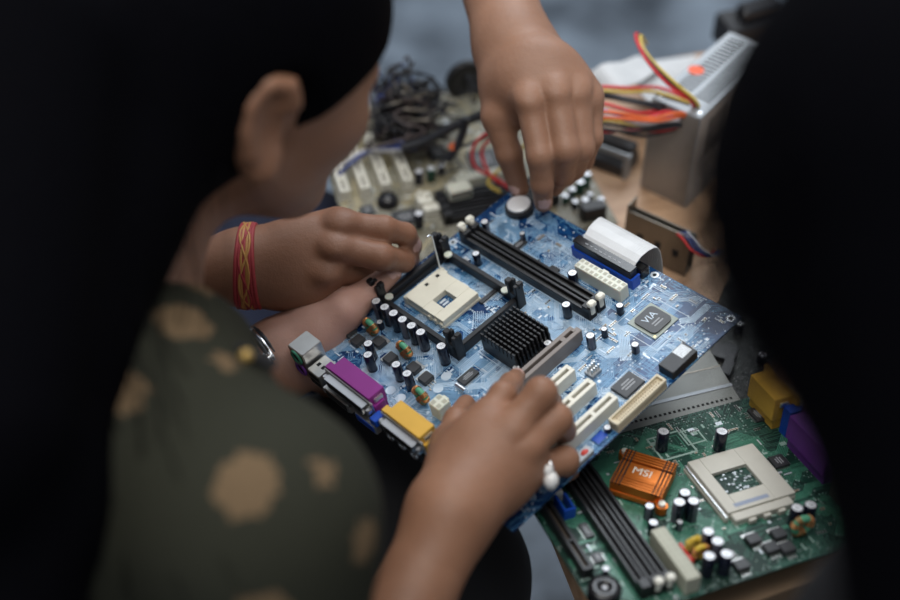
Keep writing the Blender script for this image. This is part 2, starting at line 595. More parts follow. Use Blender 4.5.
def sdf_surface(groups, vox):
    """groups: list of (merge_k, inner_k, [prims]) ; merge_k < 0 carves. returns verts, quads"""
    lo = np.min([bbox(p)[0] for k, ki, g in groups if k >= 0 for p in g], axis=0) - 3 * vox
    hi = np.max([bbox(p)[1] for k, ki, g in groups if k >= 0 for p in g], axis=0) + 3 * vox
    n = np.ceil((hi - lo) / vox).astype(int) + 1
    F = np.full(n, 1.0, np.float32)

    def sub(l, h):
        i0 = np.clip(np.floor((l - lo) / vox).astype(int), 0, n - 1)
        i1 = np.clip(np.ceil((h - lo) / vox).astype(int) + 1, 1, n)
        i1 = np.maximum(i1, i0 + 1)
        return tuple(slice(a, b) for a, b in zip(i0, i1)), i0, i1

    def pts(i0, i1):
        g = np.stack(np.meshgrid(*[lo[a] + vox * np.arange(i0[a], i1[a]) for a in range(3)], indexing='ij'), -1)
        return g

    for mk, ik, g in groups:
        pad = abs(mk) + ik + 3 * vox
        gl = np.min([bbox(p)[0] for p in g], axis=0) - pad
        gh = np.max([bbox(p)[1] for p in g], axis=0) + pad
        S, i0, i1 = sub(gl, gh)
        T = np.full(i1 - i0, 1.0, np.float32)
        for p in g:
            k = ik if p[-1] is None else p[-1]
            bl, bh = bbox(p)
            s2, j0, j1 = sub(bl - k - 3 * vox - abs(mk), bh + k + 3 * vox + abs(mk))
            loc = tuple(slice(a - b, c - b) for a, c, b in zip(j0, j1, i0))
            d = evalp(p, pts(j0, j1)).astype(np.float32)
            T[loc] = smin(T[loc], d, k)
        if mk >= 0:
            F[S] = smin(F[S], T, mk)
        else:
            F[S] = -smin(-F[S], T, -mk)
    # surface nets
    s = F < 0
    nx, ny, nz = F.shape
    off = [(i, j, k) for i in (0, 1) for j in (0, 1) for k in (0, 1)]
    cnt = np.zeros((nx - 1, ny - 1, nz - 1), np.int8)
    for (i, j, k) in off:
        cnt += s[i:nx - 1 + i, j:ny - 1 + j, k:nz - 1 + k]
    act = np.argwhere((cnt > 0) & (cnt < 8))
    idx = np.full(cnt.shape, -1, np.int64)
    idx[tuple(act.T)] = np.arange(len(act))
    val = [F[act[:, 0] + i, act[:, 1] + j, act[:, 2] + k] for (i, j, k) in off]
    acc = np.zeros((len(act), 3))
    c = np.zeros(len(act))
    for a in range(8):
        for b in range(a + 1, 8):
            if sum(abs(off[a][q] - off[b][q]) for q in range(3)) != 1:
                continue
            mk_ = (val[a] < 0) != (val[b] < 0)
            t = np.where(mk_, val[a] / np.where(mk_, val[a] - val[b], 1), 0)
            p = np.array(off[a])[None] + t[:, None] * (np.array(off[b]) - np.array(off[a]))[None]
            acc += np.where(mk_[:, None], p, 0)
            c += mk_
    V = lo + vox * (act + acc / c[:, None])
    Q = []
    for ax in range(3):
        u, w = [q for q in range(3) if q != ax]
        sa = [slice(None)] * 3
        sb = [slice(None)] * 3
        sa[ax] = slice(0, -1)
        sb[ax] = slice(1, None)
        A, B = s[tuple(sa)], s[tuple(sb)]
        e = np.argwhere(A != B)
        e = e[(e[:, u] > 0) & (e[:, w] > 0) & (e[:, u] < F.shape[u] - 1) & (e[:, w] < F.shape[w] - 1)]
        fl = A[tuple(e.T)]

        def cell(du, dw):
            q = e.copy()
            q[:, u] -= du
            q[:, w] -= dw
            return idx[tuple(q.T)]
        quad = np.stack([cell(1, 1), cell(0, 1), cell(0, 0), cell(1, 0)], 1)
        flip = fl if ax != 1 else ~fl
        quad = np.where(flip[:, None], quad, quad[:, ::-1])
        Q.append(quad)
    Q = np.concatenate(Q)
    return V, Q[(Q >= 0).all(1)]


def relax(V, Q, it=2, lam=0.5):
    E = np.concatenate([Q[:, [0, 1]], Q[:, [1, 2]], Q[:, [2, 3]], Q[:, [3, 0]]])
    n = len(V)
    deg = np.bincount(E.ravel(), minlength=n).astype(float)
    for _ in range(it):
        A = np.zeros_like(V)
        for q in range(3):
            A[:, q] = np.bincount(E[:, 0], V[E[:, 1], q], n) + np.bincount(E[:, 1], V[E[:, 0], q], n)
        V = V + lam * (A / np.maximum(deg, 1)[:, None] - V)
    return V


def body_obj(name, surfaces, mats, parent, spots=()):
    """surfaces: list of (V,Q). spots: (centre, normal, radius, material index) – faces near get that material"""
    vs, qs, o = [], [], 0
    for V, Q in surfaces:
        vs.append(V)
        qs.append(Q + o)
        o += len(V)
    V = np.concatenate(vs)
    Q = np.concatenate(qs)
    base = np.array(parent.location) if parent is not None else np.zeros(3)
    me = bpy.data.meshes.new(name)
    W = V - base
    me.vertices.add(len(V))
    me.vertices.foreach_set('co', W.astype(np.float32).ravel())
    me.loops.add(len(Q) * 4)
    me.loops.foreach_set('vertex_index', Q.astype(np.int32).ravel())
    me.polygons.add(len(Q))
    me.polygons.foreach_set('loop_start', np.arange(0, len(Q) * 4, 4, dtype=np.int32))
    for mt in mats:
        me.materials.append(mt)
    mi = np.zeros(len(Q), np.int32)
    if spots:
        C = V[Q].mean(1)
        n1 = np.cross(V[Q[:, 2]] - V[Q[:, 0]], V[Q[:, 3]] - V[Q[:, 1]])
        n1 /= np.linalg.norm(n1, axis=1)[:, None] + 1e-12
        for (c, nrm, r, k) in spots:
            nrm = np.array(nrm) / np.linalg.norm(nrm)
            d = np.linalg.norm(C - np.array(c), axis=1)
            mi[(d < r) & (n1 @ nrm > 0.35)] = k
    me.polygons.foreach_set('material_index', mi)
    me.polygons.foreach_set('use_smooth', np.ones(len(Q), bool))
    me.update(calc_edges=True)
    me.validate()
    return link(name, me, parent)


# ------------------------------------------------------------------ structure: floor
def floor_mat():
    m, nt, b = nt_new('mottled_concrete')
    N, L = nt.nodes, nt.links
    tc = N.new('ShaderNodeTexCoord')
    n1 = N.new('ShaderNodeTexNoise')
    n1.inputs['Scale'].default_value = 5
    n1.inputs['Detail'].default_value = 6
    n1.inputs['Roughness'].default_value = 0.65
    L.new(tc.outputs['Object'], n1.inputs['Vector'])
    cr = N.new('ShaderNodeValToRGB')
    cr.color_ramp.elements[0].position = 0.36
    cr.color_ramp.elements[0].color = (0.045, 0.06, 0.08, 1)
    cr.color_ramp.elements[1].position = 0.66
    cr.color_ramp.elements[1].color = (0.28, 0.34, 0.41, 1)
    L.new(n1.outputs['Fac'], cr.inputs[0])
    L.new(cr.outputs[0], b.inputs['Base Color'])
    b.inputs['Roughness'].default_value = 0.55
    return m


f = MB(1)
f.box(-3.5, 3.5, -3.0, 4.5, -0.78, -0.72, floor_mat())
tag(f.obj('floor'), kind='structure')

# ------------------------------------------------------------------ table (local x along its long side, y away from its front edge)
TU = np.array([0.963, 0.270, 0.0]) / np.linalg.norm([0.963, 0.270])
TV = np.array([-TU[1], TU[0], 0.0])
T0 = np.array([0.100, -0.287, 0.0])


def wood_mat(name, a, c):
    m, nt, b = nt_new(name)
    N, L = nt.nodes, nt.links
    tc = N.new('ShaderNodeTexCoord')
    mp = N.new('ShaderNodeMapping')
    mp.inputs['Scale'].default_value = (6, 60, 60)
    L.new(tc.outputs['Object'], mp.inputs[0])
    nz = N.new('ShaderNodeTexNoise')
    nz.inputs['Scale'].default_value = 1.5
    nz.inputs['Detail'].default_value = 6
    L.new(mp.outputs[0], nz.inputs['Vector'])
    cr = N.new('ShaderNodeValToRGB')
    cr.color_ramp.elements[0].position = 0.35
    cr.color_ramp.elements[0].color = (*a, 1)
    cr.color_ramp.elements[1].position = 0.65
    cr.color_ramp.elements[1].color = (*c, 1)
    L.new(nz.outputs['Fac'], cr.inputs[0])
    L.new(cr.outputs[0], b.inputs['Base Color'])
    b.inputs['Roughness'].default_value = 0.45
    return m


wood = wood_mat('pale_wood', (0.40, 0.24, 0.14), (0.53, 0.34, 0.21))
table = thing('work_table', 'pale wooden work table under the scattered computer parts', 'table',
              mtx=board_matrix(TU, TV, (0, 0, 1), T0 + np.array([0, 0, -0.72])))
mb = MB()
mb.box(0, 900, 0, 626, 695, 720, wood, 3)
mb.obj('tabletop', table)
for (lx, ly) in ((60, 60), (840, 60), (60, 566), (840, 566)):
    mb = MB()
    mb.box(-22, 22, -22, 22, 0, 696, wood, 3)
    mb.obj('leg', table, (lx / 1000, ly / 1000, 0))
mb = MB()
mb.box(60, 840, 50, 70, 620, 696, wood, 2)
mb.box(60, 840, 556, 576, 620, 696, wood, 2)
mb.obj('apron', table)

# ------------------------------------------------------------------ electronic components (cached meshes)
CACHE = {}


def cached(key, fn):
    if key not in CACHE:
        CACHE[key] = fn()
    return CACHE[key]


def capacitor(root, u, v, r, h, green=False, z=0.0, rz=None, label=None):
    def body():
        m = MB()
        sl = M['sleeveg'] if green else M['sleeve']
        prof = [(r * .9, 0), (r, .6), (r, 1.6), (r * .93, 2.1), (r, 2.7), (r, h - .5), (r * .95, h), (r * .84, h), (r * .84, h - .25)]
        m.lathe((0, 0, 0), prof, sl, 22, PI * .35, 2 * PI)
        m.lathe((0, 0, 0), prof, M['stripe'], 5, 0, PI * .35)
        return m.mesh('capacitor')

    def top():
        m = MB()
        n = 22
        vs = [(r * .86 * math.cos(2 * PI * i / n), r * .86 * math.sin(2 * PI * i / n), h - .2) for i in range(n)]
        m.add(vs, [tuple(range(n))], M['captop'])
        for a in (0, PI / 3, 2 * PI / 3):
            R = Matrix.Rotation(a, 3, 'Z')
            m.box(-r * .6, r * .6, -.12, .12, h - .22, h - .14, M['steel'], 0, R)
        return m.mesh('can_top')
    rz = ((u * 7.3 + v * 3.1) % 6.28) if rz is None else rz
    o = link('capacitor', cached(('cap', r, h, green), body), root, (u / 1000, -v / 1000, z / 1000), rz)
    link('can_top', cached(('captop', r, h), top), o)
    if label: o['label'] = label
    return o


def chokecoil(root, u, v, R=5.2, r=2.9, hz=8, core='ferrite', wire='copper', turns=9, axis='v', name='choke_coil'):
    def fn():
        m = MB()
        ring = [(R * math.cos(2 * PI * i / 28), 0, hz + R * math.sin(2 * PI * i / 28)) for i in range(28)]
        m.tube(ring, r * .86, M[core], 10, closed=True)
        for t in range(turns):
            if t % 3 == 2:
                continue
            for dd in (-.16, 0, .16):
                a = 2 * PI * (t / turns) + dd
                c = Vector((R * math.cos(a), 0, hz + R * math.sin(a)))
                e = Vector((math.cos(a), 0, math.sin(a)))
                y = Vector((0, 1, 0))
                loop = [tuple(c + (e * math.cos(b) + y * math.sin(b)) * r) for b in [2 * PI * i / 14 for i in range(14)]]
                m.tube(loop, .5, M[wire], 5, closed=True)
        m.tube([(R * .6, 0, 0), (R * .6, 0, hz - R)], .5, M[wire], 6)
        m.tube([(-R * .6, 0, 0), (-R * .6, 0, hz - R)], .5, M[wire], 6)
        return m.mesh(name)
    return link(name, cached((name, R, r, hz, core, wire, turns), fn), root, (u / 1000, -v / 1000, 0), 0 if axis == 'v' else PI / 2)


def mosfet(root, u, v, rz=0.0, z=0):
    def fn():
        m = MB()
        m.box(-5, 5, -4.3, 4.3, .2, 4.4, M['chip'], .6)
        m.box(-5.2, 5.2, 4.0, 7.2, .1, 1.3, M['tin'], .2)
        for i in (-1, 0, 1):
            m.box(i * 2.6 - .5, i * 2.6 + .5, -8, -4.2, .1, .8, M['tin'])
        return m.mesh('power_transistor')
    return link('power_transistor', cached('mosfet', fn), root, (u / 1000, -v / 1000, z), rz)


def chip(root, u, v, du, dv, h, pins='uv', printed=True, name='chip', pitch=1.1):
    m = MB()
    m.box(-du / 2, du / 2, -dv / 2, dv / 2, .3, h, M['chip'], .5)
    if 'v' in pins:
        n = int((du - 2) / pitch)
        for i in range(n):
            x = -du / 2 + 1 + (i + .5) * (du - 2) / n
            for s in (-1, 1):
                m.box(x - .22, x + .22, s * dv / 2 - s * .1, s * (dv / 2 + 1.4), .05, .5, M['tin'])
    if 'u' in pins:
        n = int((dv - 2) / pitch)
        for i in range(n):
            y = -dv / 2 + 1 + (i + .5) * (dv - 2) / n
            for s in (-1, 1):
                m.box(s * du / 2 - s * .1, s * (du / 2 + 1.4), y - .22, y + .22, .05, .5, M['tin'])
    o = m.obj(name, root, (u / 1000, -v / 1000, 0))
    if printed:
        p = MB()
        long_u = du > dv
        a, b = (du, dv) if long_u else (dv, du)
        for k, (w, off) in enumerate(((.5, .16), (.62, 0), (.4, -.16))):
            x0, x1 = -a * w / 2, a * w / 2
            y0, y1 = b * off - b * .035, b * off + b * .035
            if long_u:
                p.box(x0, x1, y0, y1, h, h + .05, M['chipprint'])
            else:
                p.box(y0, y1, x0, x1, h, h + .05, M['chipprint'])
        p.obj('printed_mark', o)
    return o


def slot(root, u0, u1, v0, v1, h, body, name, key=None, lip=1.4, ends=3.0, along='v', keyw=2.0):
    """open-topped card slot with a groove along its length"""
    m = MB()
    bm_ = M[body]
    if along == 'v':
        m.box(u0, u1, -v1, -v0, 0, h * .35, bm_, .4)
        a = (u1 - u0 - 2.6) / 2
        m.box(u0, u0 + a, -v1, -v0, h * .35, h, bm_, .5)
        m.box(u1 - a, u1, -v1, -v0, h * .35, h, bm_, .5)
        m.box(u0 + a, u1 - a, -v0 - ends, -v0 - .1, h * .35, h - .1, bm_)
        m.box(u0 + a, u1 - a, -v1 + .1, -v1 + ends, h * .35, h - .1, bm_)
        m.box(u0 + a, u1 - a, -v1 + ends, -v0 - ends, h * .35, h * .55, M['groove'])
        if key is not None:
            m.box(u0 + a - .2, u1 - a + .2, -key - keyw / 2, -key + keyw / 2, h * .35, h - .05, bm_)
    else:
        m.box(u0, u1, -v1, -v0, 0, h * .35, bm_, .4)
        a = (v1 - v0 - 2.6) / 2
        m.box(u0, u1, -v0 - a, -v0, h * .35, h, bm_, .5)
        m.box(u0, u1, -v1, -v1 + a, h * .35, h, bm_, .5)
        m.box(u0 + .1, u0 + ends, -v1 + a, -v0 - a, h * .35, h - .1, bm_)
        m.box(u1 - ends, u1 - .1, -v1 + a, -v0 - a, h * .35, h - .1, bm_)
        m.box(u0 + ends, u1 - ends, -v1 + a, -v0 - a, h * .35, h * .55, M['groove'] if body != 'black' else M['dark'])
        for kk in (key or ()):
            m.box(kk - 1, kk + 1, -v1 + a - .2, -v0 - a + .2, h * .35, h - .05, bm_)
    return m.obj(name, root)


def dimm(root, u0, u1, v, h, w, latch_mat, ends=(True, True), name='memory_slot', along='u'):
    m = MB()
    b = M['black']
    if along == 'u':
        m.box(u0, u1, -v - w / 2, -v + w / 2, 0, h * .55, b, .4)
        m.box(u0, u1, -v - w / 2, -v - w / 2 + w * .3, h * .55, h, b, .5)
        m.box(u0, u1, -v + w / 2 - w * .3, -v + w / 2, h * .55, h, b, .5)
        m.box(u0 + 8, u1 - 8, -v - w * .12, -v + w * .12, h * .5, h * .7, M['dark'])
        for e in (u0, u1 - 8):
            m.box(e, e + 8, -v - w / 2, -v + w / 2, 0, h + 3.5, b, .6)
    else:
        m.box(v - w / 2, v + w / 2, -u1, -u0, 0, h * .55, b, .4)
        m.box(v - w / 2, v - w / 2 + w * .3, -u1, -u0, h * .55, h, b, .5)
        m.box(v + w / 2 - w * .3, v + w / 2, -u1, -u0, h * .55, h, b, .5)
        for e in (u0, u1 - 8):
            m.box(v - w / 2, v + w / 2, -e - 8, -e, 0, h + 3, b, .6)
    o = m.obj(name, root)
    for k, e in enumerate((u0, u1)):
        if not ends[k]:
            continue
        q = MB()
        s = 1 if k == 0 else -1
        if along == 'u':
            q.box(e - s * 1.0, e + s * 4.2, -v - w * .28, -v + w * .28, h * .6, h + 7, latch_mat, .8)
            q.box(e - s * 2.6, e + s * 3.2, -v - w * .42, -v + w * .42, h + 5.5, h + 9, latch_mat, 1.2)
        else:
            q.box(v - w * .28, v + w * .28, -e + s * 1, -e - s * 4.2, h * .6, h + 5, latch_mat, .8)
            q.box(v - w * .42, v + w * .42, -e + s * 2.6, -e - s * 3.2, h + 3.5, h + 7, latch_mat, 1.2)
        q.obj('latch', o)
    return o


def power_header(root, u0, u1, v0, v1, h, cols, rows, mt, name='power_connector', along='u'):
    m = MB()
    m.box(u0, u1, -v1, -v0, 0, h, mt, .7)
    nu, nv = (cols, rows) if along == 'u' else (rows, cols)
    for i in range(nu):
        for j in range(nv):
            cu = u0 + (i + .5) * (u1 - u0) / nu
            cv = v0 + (j + .5) * (v1 - v0) / nv
            a = min((u1 - u0) / nu, (v1 - v0) / nv) * .30
            m.box(cu - a, cu + a, -cv - a, -cv + a, h, h + .12, M['nylon_hole'])
    if along == 'u':
        m.box((u0 + u1) / 2 - 3, (u0 + u1) / 2 + 3, -v0, -v0 + 1.6, h * .4, h - 1, mt, .3)
    return m.obj(name, root)


M['nylon_hole'] = mat('nylon_hole', (0.40, 0.39, 0.31), 0.5)


def smd_scatter(root, W0, W1, V0, V1, occ, nres, ncap, seed, z=0):
    rnd = random.Random(seed)

    def res():
        m = MB()
        m.box(-.65, .65, -.6, .6, 0, .55, M['chip'])
        m.box(-1.05, -.65, -.6, .6, 0, .57, M['tin'])
        m.box(.65, 1.05, -.6, .6, 0, .57, M['tin'])
        return m.mesh('chip_resistor')

    def cp():
        m = MB()
        m.box(-.6, .6, -.65, .65, 0, .9, M['tan'])
        m.box(-1.1, -.6, -.65, .65, 0, .92, M['tin'])
        m.box(.6, 1.1, -.65, .65, 0, .92, M['tin'])
        return m.mesh('chip_capacitor')
    for name, fn, n in (('chip_resistor', res, nres), ('chip_capacitor', cp, ncap)):
        me = cached(name, fn)
        k = tries = 0
        while k < n and tries < 4000:
            tries += 1
            u, v = rnd.uniform(W0 + 3, W1 - 3), rnd.uniform(V0 + 3, V1 - 3)
            run = rnd.choice((1, 2, 3, 4))
            rz = rnd.choice((0, PI / 2))
            for q in range(run):
                uu, vv = (u, v + q * 2.0) if rz == 0 else (u + q * 2.0, v)
                if k >= n or any(a - 1.5 < uu < b + 1.5 and c - 1.5 < vv < d + 1.5 for a, b, c, d in occ):
                    continue
                link(name, me, root, (uu / 1000, -vv / 1000, z / 1000), rz)
                k += 1


def traces(m, W0, W1, V0, V1, n, seed, mt, z=0.06, silk=None):
    rnd = random.Random(seed)
    D8 = [(1, 0), (.7071, .7071), (0, 1), (-.7071, .7071), (-1, 0), (-.7071, -.7071), (0, -1), (.7071, -.7071)]
    for _ in range(n):
        k = rnd.randint(3, 9)
        pitch = rnd.choice((1.0, 1.2, 1.5))
        hw = rnd.choice((.22, .28, .35))
        d = rnd.randrange(0, 8, 2)
        p = Vector((rnd.uniform(W0, W1), rnd.uniform(V0, V1)))
        path = [p]
        for sgm in range(rnd.randint(2, 4)):
            p = p + Vector(D8[d % 8]) * rnd.uniform(6, 28)
            path.append(p)
            d += rnd.choice((-1, 1))
        nn = []
        for i in range(len(path)):
            t1 = (path[i] - path[i - 1]).normalized() if i else (path[1] - path[0]).normalized()
            t2 = (path[i + 1] - path[i]).normalized() if i < len(path) - 1 else t1
            n1, n2 = Vector((-t1.y, t1.x)), Vector((-t2.y, t2.x))
            b = (n1 + n2)
            b = b / max(.3, b.dot(n1))
            nn.append(b)
        for j in range(k):
            o = (j - k / 2) * pitch
            A = [path[i] + nn[i] * (o - hw) for i in range(len(path))]
            B = [path[i] + nn[i] * (o + hw) for i in range(len(path))]
            if any(not (W0 + 1 < q.x < W1 - 1 and V0 + 1 < q.y < V1 - 1) for q in A + B):
                continue
            vs = [(q.x, -q.y, z) for q in A] + [(q.x, -q.y, z) for q in B]
            L_ = len(path)
            m.add(vs, [(i, i + 1, L_ + i + 1, L_ + i) for i in range(L_ - 1)], mt)
            if j % 2 == 0:
                e = path[-1] + nn[-1] * o
                m.cyl((e.x, -e.y, z), hw * 2, .01, silk or mt, 8)


def frame_rect(m, u0, u1, v0, v1, w, mt, z=.07):
    m.box(u0, u1, -v0 - w, -v0, z - .03, z, mt)
    m.box(u0, u1, -v1, -v1 + w, z - .03, z, mt)
    m.box(u0, u0 + w, -v1, -v0, z - .03, z, mt)
    m.box(u1 - w, u1, -v1, -v0, z - .03, z, mt)


def hole_ring(m, u, v, r=3.4):
    m.cyl((u, -v, .03), r, .06, M['solder'], 20)
    m.cyl((u, -v, .1), r * .5, .02, M['dark'], 16)


def text_part(name, body, size, mt, parent, loc, rz, extrude=0.0001):
    c = bpy.data.curves.new(name, 'FONT')
    c.body = body
    c.size = size
    c.extrude = extrude
    c.align_x = 'CENTER'
    c.align_y = 'CENTER'
    c.materials.append(mt)
    tmp = bpy.data.objects.new(name + '_outline', c)
    COL.objects.link(tmp)
    bpy.context.view_layer.update()
    me = bpy.data.meshes.new_from_object(tmp.evaluated_get(bpy.context.evaluated_depsgraph_get()))
    bpy.data.objects.remove(tmp)
    bpy.data.curves.remove(c)
    if not me.materials:
        me.materials.append(mt)
    return link(name, me, parent, loc, rz)


# ================================================================== THE BLUE MOTHERBOARD
BX = np.array([0.66973, -0.73389, 0.11340])
BY = np.array([0.71875, 0.67901, 0.14946])
BN = np.array([-0.18669, -0.01859, 0.98224])
BT = np.array([0.052676, 0.081294, 0.082144])
blue = thing('motherboard', 'bright blue motherboard held tilted in the hands at the centre', 'motherboard', mtx=board_matrix(BX, BY, BN, BT))


def BP(u, v, h):
    return BT + (BX * u - BY * v + BN * h) / 1000.0


W, H = 244, 242
m = MB()
m.box(0, W, -H, 0, -1.6, 0, M['pcb_blue'])
traces(m, 0, W, 0, H, 230, 11, M['btrace'], silk=M['silk'])
traces(m, 0, W, 0, H, 150, 57, M['btrace2'], z=.09, silk=M['silk'])
for (a, b) in ((5.5, 75), (164, 5), (238, 6), (160, 236), (239, 200), (40, 222)):
    hole_ring(m, a, b)
frame_rect(m, 174, 216, 23, 63, .5, M['silk'])
frame_rect(m, 110, 153, 102, 146, .5, M['silk'])
frame_rect(m, 93, 165, 14, 46, .4, M['silk'])
frame_rect(m, 10, 160, 52, 72, .4, M['silk'])
frame_rect(m, 116, 130, 157, 181, .4, M['silk'])
frame_rect(m, 211, 232, 88, 114, .4, M['silk'])
rr = random.Random(4)
for i in range(260):   # solder pads and silkscreen bars between components
    u, v = rr.uniform(4, 238), rr.uniform(4, 236)
    a, b = rr.choice(((1.6, .8), (.8, 1.8), (3.4, .5), (.5, 3.0), (1.2, 1.2)))
    m.box(u - a, u + a, -v - b, -v + b, .04, .08, rr.choice((M['silk'], M['solder'], M['silk'])))
for i in range(8):
    m.box(100 + i * 7.6, 102.4 + i * 7.6, -10.5, -9.2, .04, .08, M['silk'])
for (u, v) in ((84, 214), (96, 214), (112, 190), (54, 214), (108, 178), (92, 186)):   # half-moon polarity marks
    m.cyl((u, -v, .04), 4.0, .04, M['silk'], 18)
m.obj('circuit_board', blue)

# processor socket with window and lever
m = MB()
c = M['cream']
m.box(26, 72, -146, -106, 0, 2.2, c, .4)
m.box(26.5, 47.5, -145.5, -107, 2.2, 8, c, .5)
m.box(61.3, 71.5, -145.5, -107, 2.2, 8, c, .5)
m.box(47.5, 61.3, -121, -107, 2.2, 7.98, c)
m.box(47.5, 61.3, -145.5, -135, 2.2, 7.98, c)
m.box(47.5, 61.3, -135, -121, 2.2, 2.5, M['pcb_blue'])
for i in range(3):
    m.box(50 + i * 3.6, 52 + i * 3.6, -131, -125, 2.5, 3.2, M['solder'])
m.box(24.2, 28.5, -146.5, -104, 0, 7, c, .6)
for v in (126, 114):
    m.box(29.5, 32.5, -v - 1.6, -v + 1.6, 8, 8.08, M['dark'])
m.box(30, 34, -107.4, -105.5, 3, 8, c, .3)
for i in range(3):
    m.box(54 + i * 7, 57 + i * 7, -147.2, -145, 1, 5, c, .3)
sock = m.obj('processor_socket', blue)
m = MB()
m.tube([(26.2, -145, 4), (26.2, -110, 4), (26.2, -107.5, 5), (26.3, -106.8, 9), (26.4, -106.2, 44), (26.4, -107.8, 46), (26.4, -111, 46.5)], .75, M['alu'], 8)
m.obj('socket_lever', sock)

# processor retention frame
m = MB()
k = M['black']
u0, u1, v0, v1 = 10.5, 103, 88, 161
m.box(u0, u1, -v0 - 4.6, -v0, 0, 9.5, k, .8)
m.box(u0, u1, -v1, -v1 + 4.6, 0, 9.5, k, .8)
m.box(u0, u0 + 4.6, -v1, -v0, 0, 9.5, k, .8)
m.box(u1 - 4.6, u1, -v1, -v0, 0, 9.5, k, .8)
m.box(u0 + 4.6, u0 + 6.4, -v1 + 4.6, -v0 - 4.6, 0, 4, k, .4)
m.box(u1 - 6.4, u1 - 4.6, -v1 + 4.6, -v0 - 4.6, 0, 4, k, .4)
ret = m.obj('cooler_retention_frame', blue)
for (pu, pv, su) in ((14, 91.5, 1), (10, 158.5, 1), (99.5, 91.5, -1), (99.5, 157.5, -1)):
    q = MB()
    q.box(pu - 5.5, pu - 2.0, -pv - 4, -pv + 4, 0, 24, k, .6)
    q.box(pu + 2.0, pu + 5.5, -pv - 4, -pv + 4, 0, 24, k, .6)
    q.box(pu - 5.5, pu + 5.5, -pv - 4, -pv - 1.5, 0, 15, k, .5)
    q.box(pu - 6.5, pu - 1.0, -pv - 4.5, -pv + 1.0, 22, 27, k, .9)
    q.box(pu + 1.5, pu + 6.2, -pv - 1.0, -pv + 4.5, 21, 25, k, .9)
    q.obj('clip_post', ret)
    q = MB()
    q.cyl((pu + su * 9.5, -pv + (-8 if pv < 120 else 8) * .35, 11), 3.4, 1.4, M['nylon'], 16)
    q.obj('push_pin', ret)

# memory slots
for v in (57.2, 67.0):
    dimm(blue, 11, 157, v, 9, 8.2, M['white'])

# main power, drive and expansion connectors
power_header(blue, 115.5, 163, 33, 43.2, 13, 10, 2, M['nylon'])
m = MB()
m.box(97, 161.5, -27.5, -18, 0, 9.2, M['blue'], .6)
m.box(97, 98.6, -27.5, -18, 9, 10.2, M['blue'])
m.box(159.8, 161.5, -27.5, -18, 9, 10.2, M['blue'])
m.obj('drive_connector', blue)['label'] = 'blue drive connector'
m = MB()
m.box(150, 160, -14.5, -5.5, 0, 8.5, M['blackgloss'], .8)
m.box(152, 158, -14.6, -14.2, 2, 7, M['dark'])
m.box(151.5, 158.5, -12.5, -7.5, 8.5, 8.6, M['dark'])
m.obj('fan_header', blue)

o = slot(blue, 157.6, 167.4, 92, 172, 14, 'brownslot', 'graphics_slot', key=105, keyw=4)
o['label'] = 'brown graphics card slot'
m = MB()
m.box(159.5, 165.5, -92.2, -87.5, 0, 11, M['brownslot'], .8)
m.obj('retention_tab', o)
for u in (184, 204.6, 225.4):
    slot(blue, u - 4.4, u + 4.4, 119.6, 204.6, 12, 'white', 'expansion_slot', key=141.5, keyw=3)

# floppy / ide header, beige, open topped with pin rows
m = MB()
b = M['beige']
m.box(235.2, 244.2, -137, -85, 0, 6.2, b, .3)
m.box(235.2, 236.7, -137, -85, 2, 9.2, b, .3)
m.box(242.7, 244.2, -137, -85, 2, 9.2, b, .3)
m.box(236.7, 242.7, -137, -135.4, 2, 9.2, b)
m.box(236.7, 242.7, -86.6, -85, 2, 9.2, b)
hdr = m.obj('drive_header', blue)
hdr['label'] = 'beige open header with pin rows'
m = MB()
for i in range(19):
    for uu in (238.4, 241.0):
        m.box(uu - .35, uu + .35, -90 - i * 2.3 - .35, -90 - i * 2.3 + .35, 6, 7.6, M['tan'])
m.obj('pin_row', hdr)

# north bridge cooler
m = MB()
m.box(112.5, 151, -142.5, -105, 1, 5, k, .5)
for i in range(10):
    y = -106.4 - i * 3.83
    m.box(113, 150.5, y - 1.7, y, 5, 14, k)
    for j in range(9):
        x = 113 + j * 4.2
        m.box(x, x + 3.3, y - 1.7, y - .1, 13.8, 20, k, .25)
m.obj('chipset_heat_sink', blue)['label'] = 'black finned heat sink'

# south bridge
m = MB()
m.box(181, 208.4, -56, -29.6, 0, 1.0, M['bgasub'], .2)
m.cyl((206.3, -54, 1.0), .9, .06, M['gold'], 10)
sb = m.obj('chipset', blue)
m = MB()
a, e, r_ = 183.6, 205.8, 4.2
pl = []
for (cx, cy, a0) in ((e - r_, -32.2 - r_, 0), (a + r_, -32.2 - r_, 90), (a + r_, -53.4 + r_, 180), (e - r_, -53.4 + r_, 270)):
    for i in range(5):
        t = math.radians(a0 + i * 22.5)
        pl.append((cx + r_ * math.cos(t), cy + r_ * math.sin(t)))
m.prism(pl, 1.0, 2.6, M['chip'])
m.obj('chip_cap', sb)
text_part('logo', 'VIA', 0.0085, M['silk'], sb, (0.1918, -0.0428, 0.00265), PI / 2)
for i in range(2):
    m = MB()
    m.box(197 + i * 2.6, 198.2 + i * 2.6, -47, -38.5 + i, 2.6, 2.66, M['chipprint'])
    m.obj('printed_mark', sb)

# bios module with sticker
m = MB()
m.box(229, 243.4, -77, -49.5, 0, 7.5, M['black'], .8)
bi = m.obj('firmware_chip', blue)
m = MB()
m.box(229.9, 239.5, -62, -51.5, 7.5, 7.62, M['sticker'])
m.obj('sticker', bi)['label'] = 'white sticker'

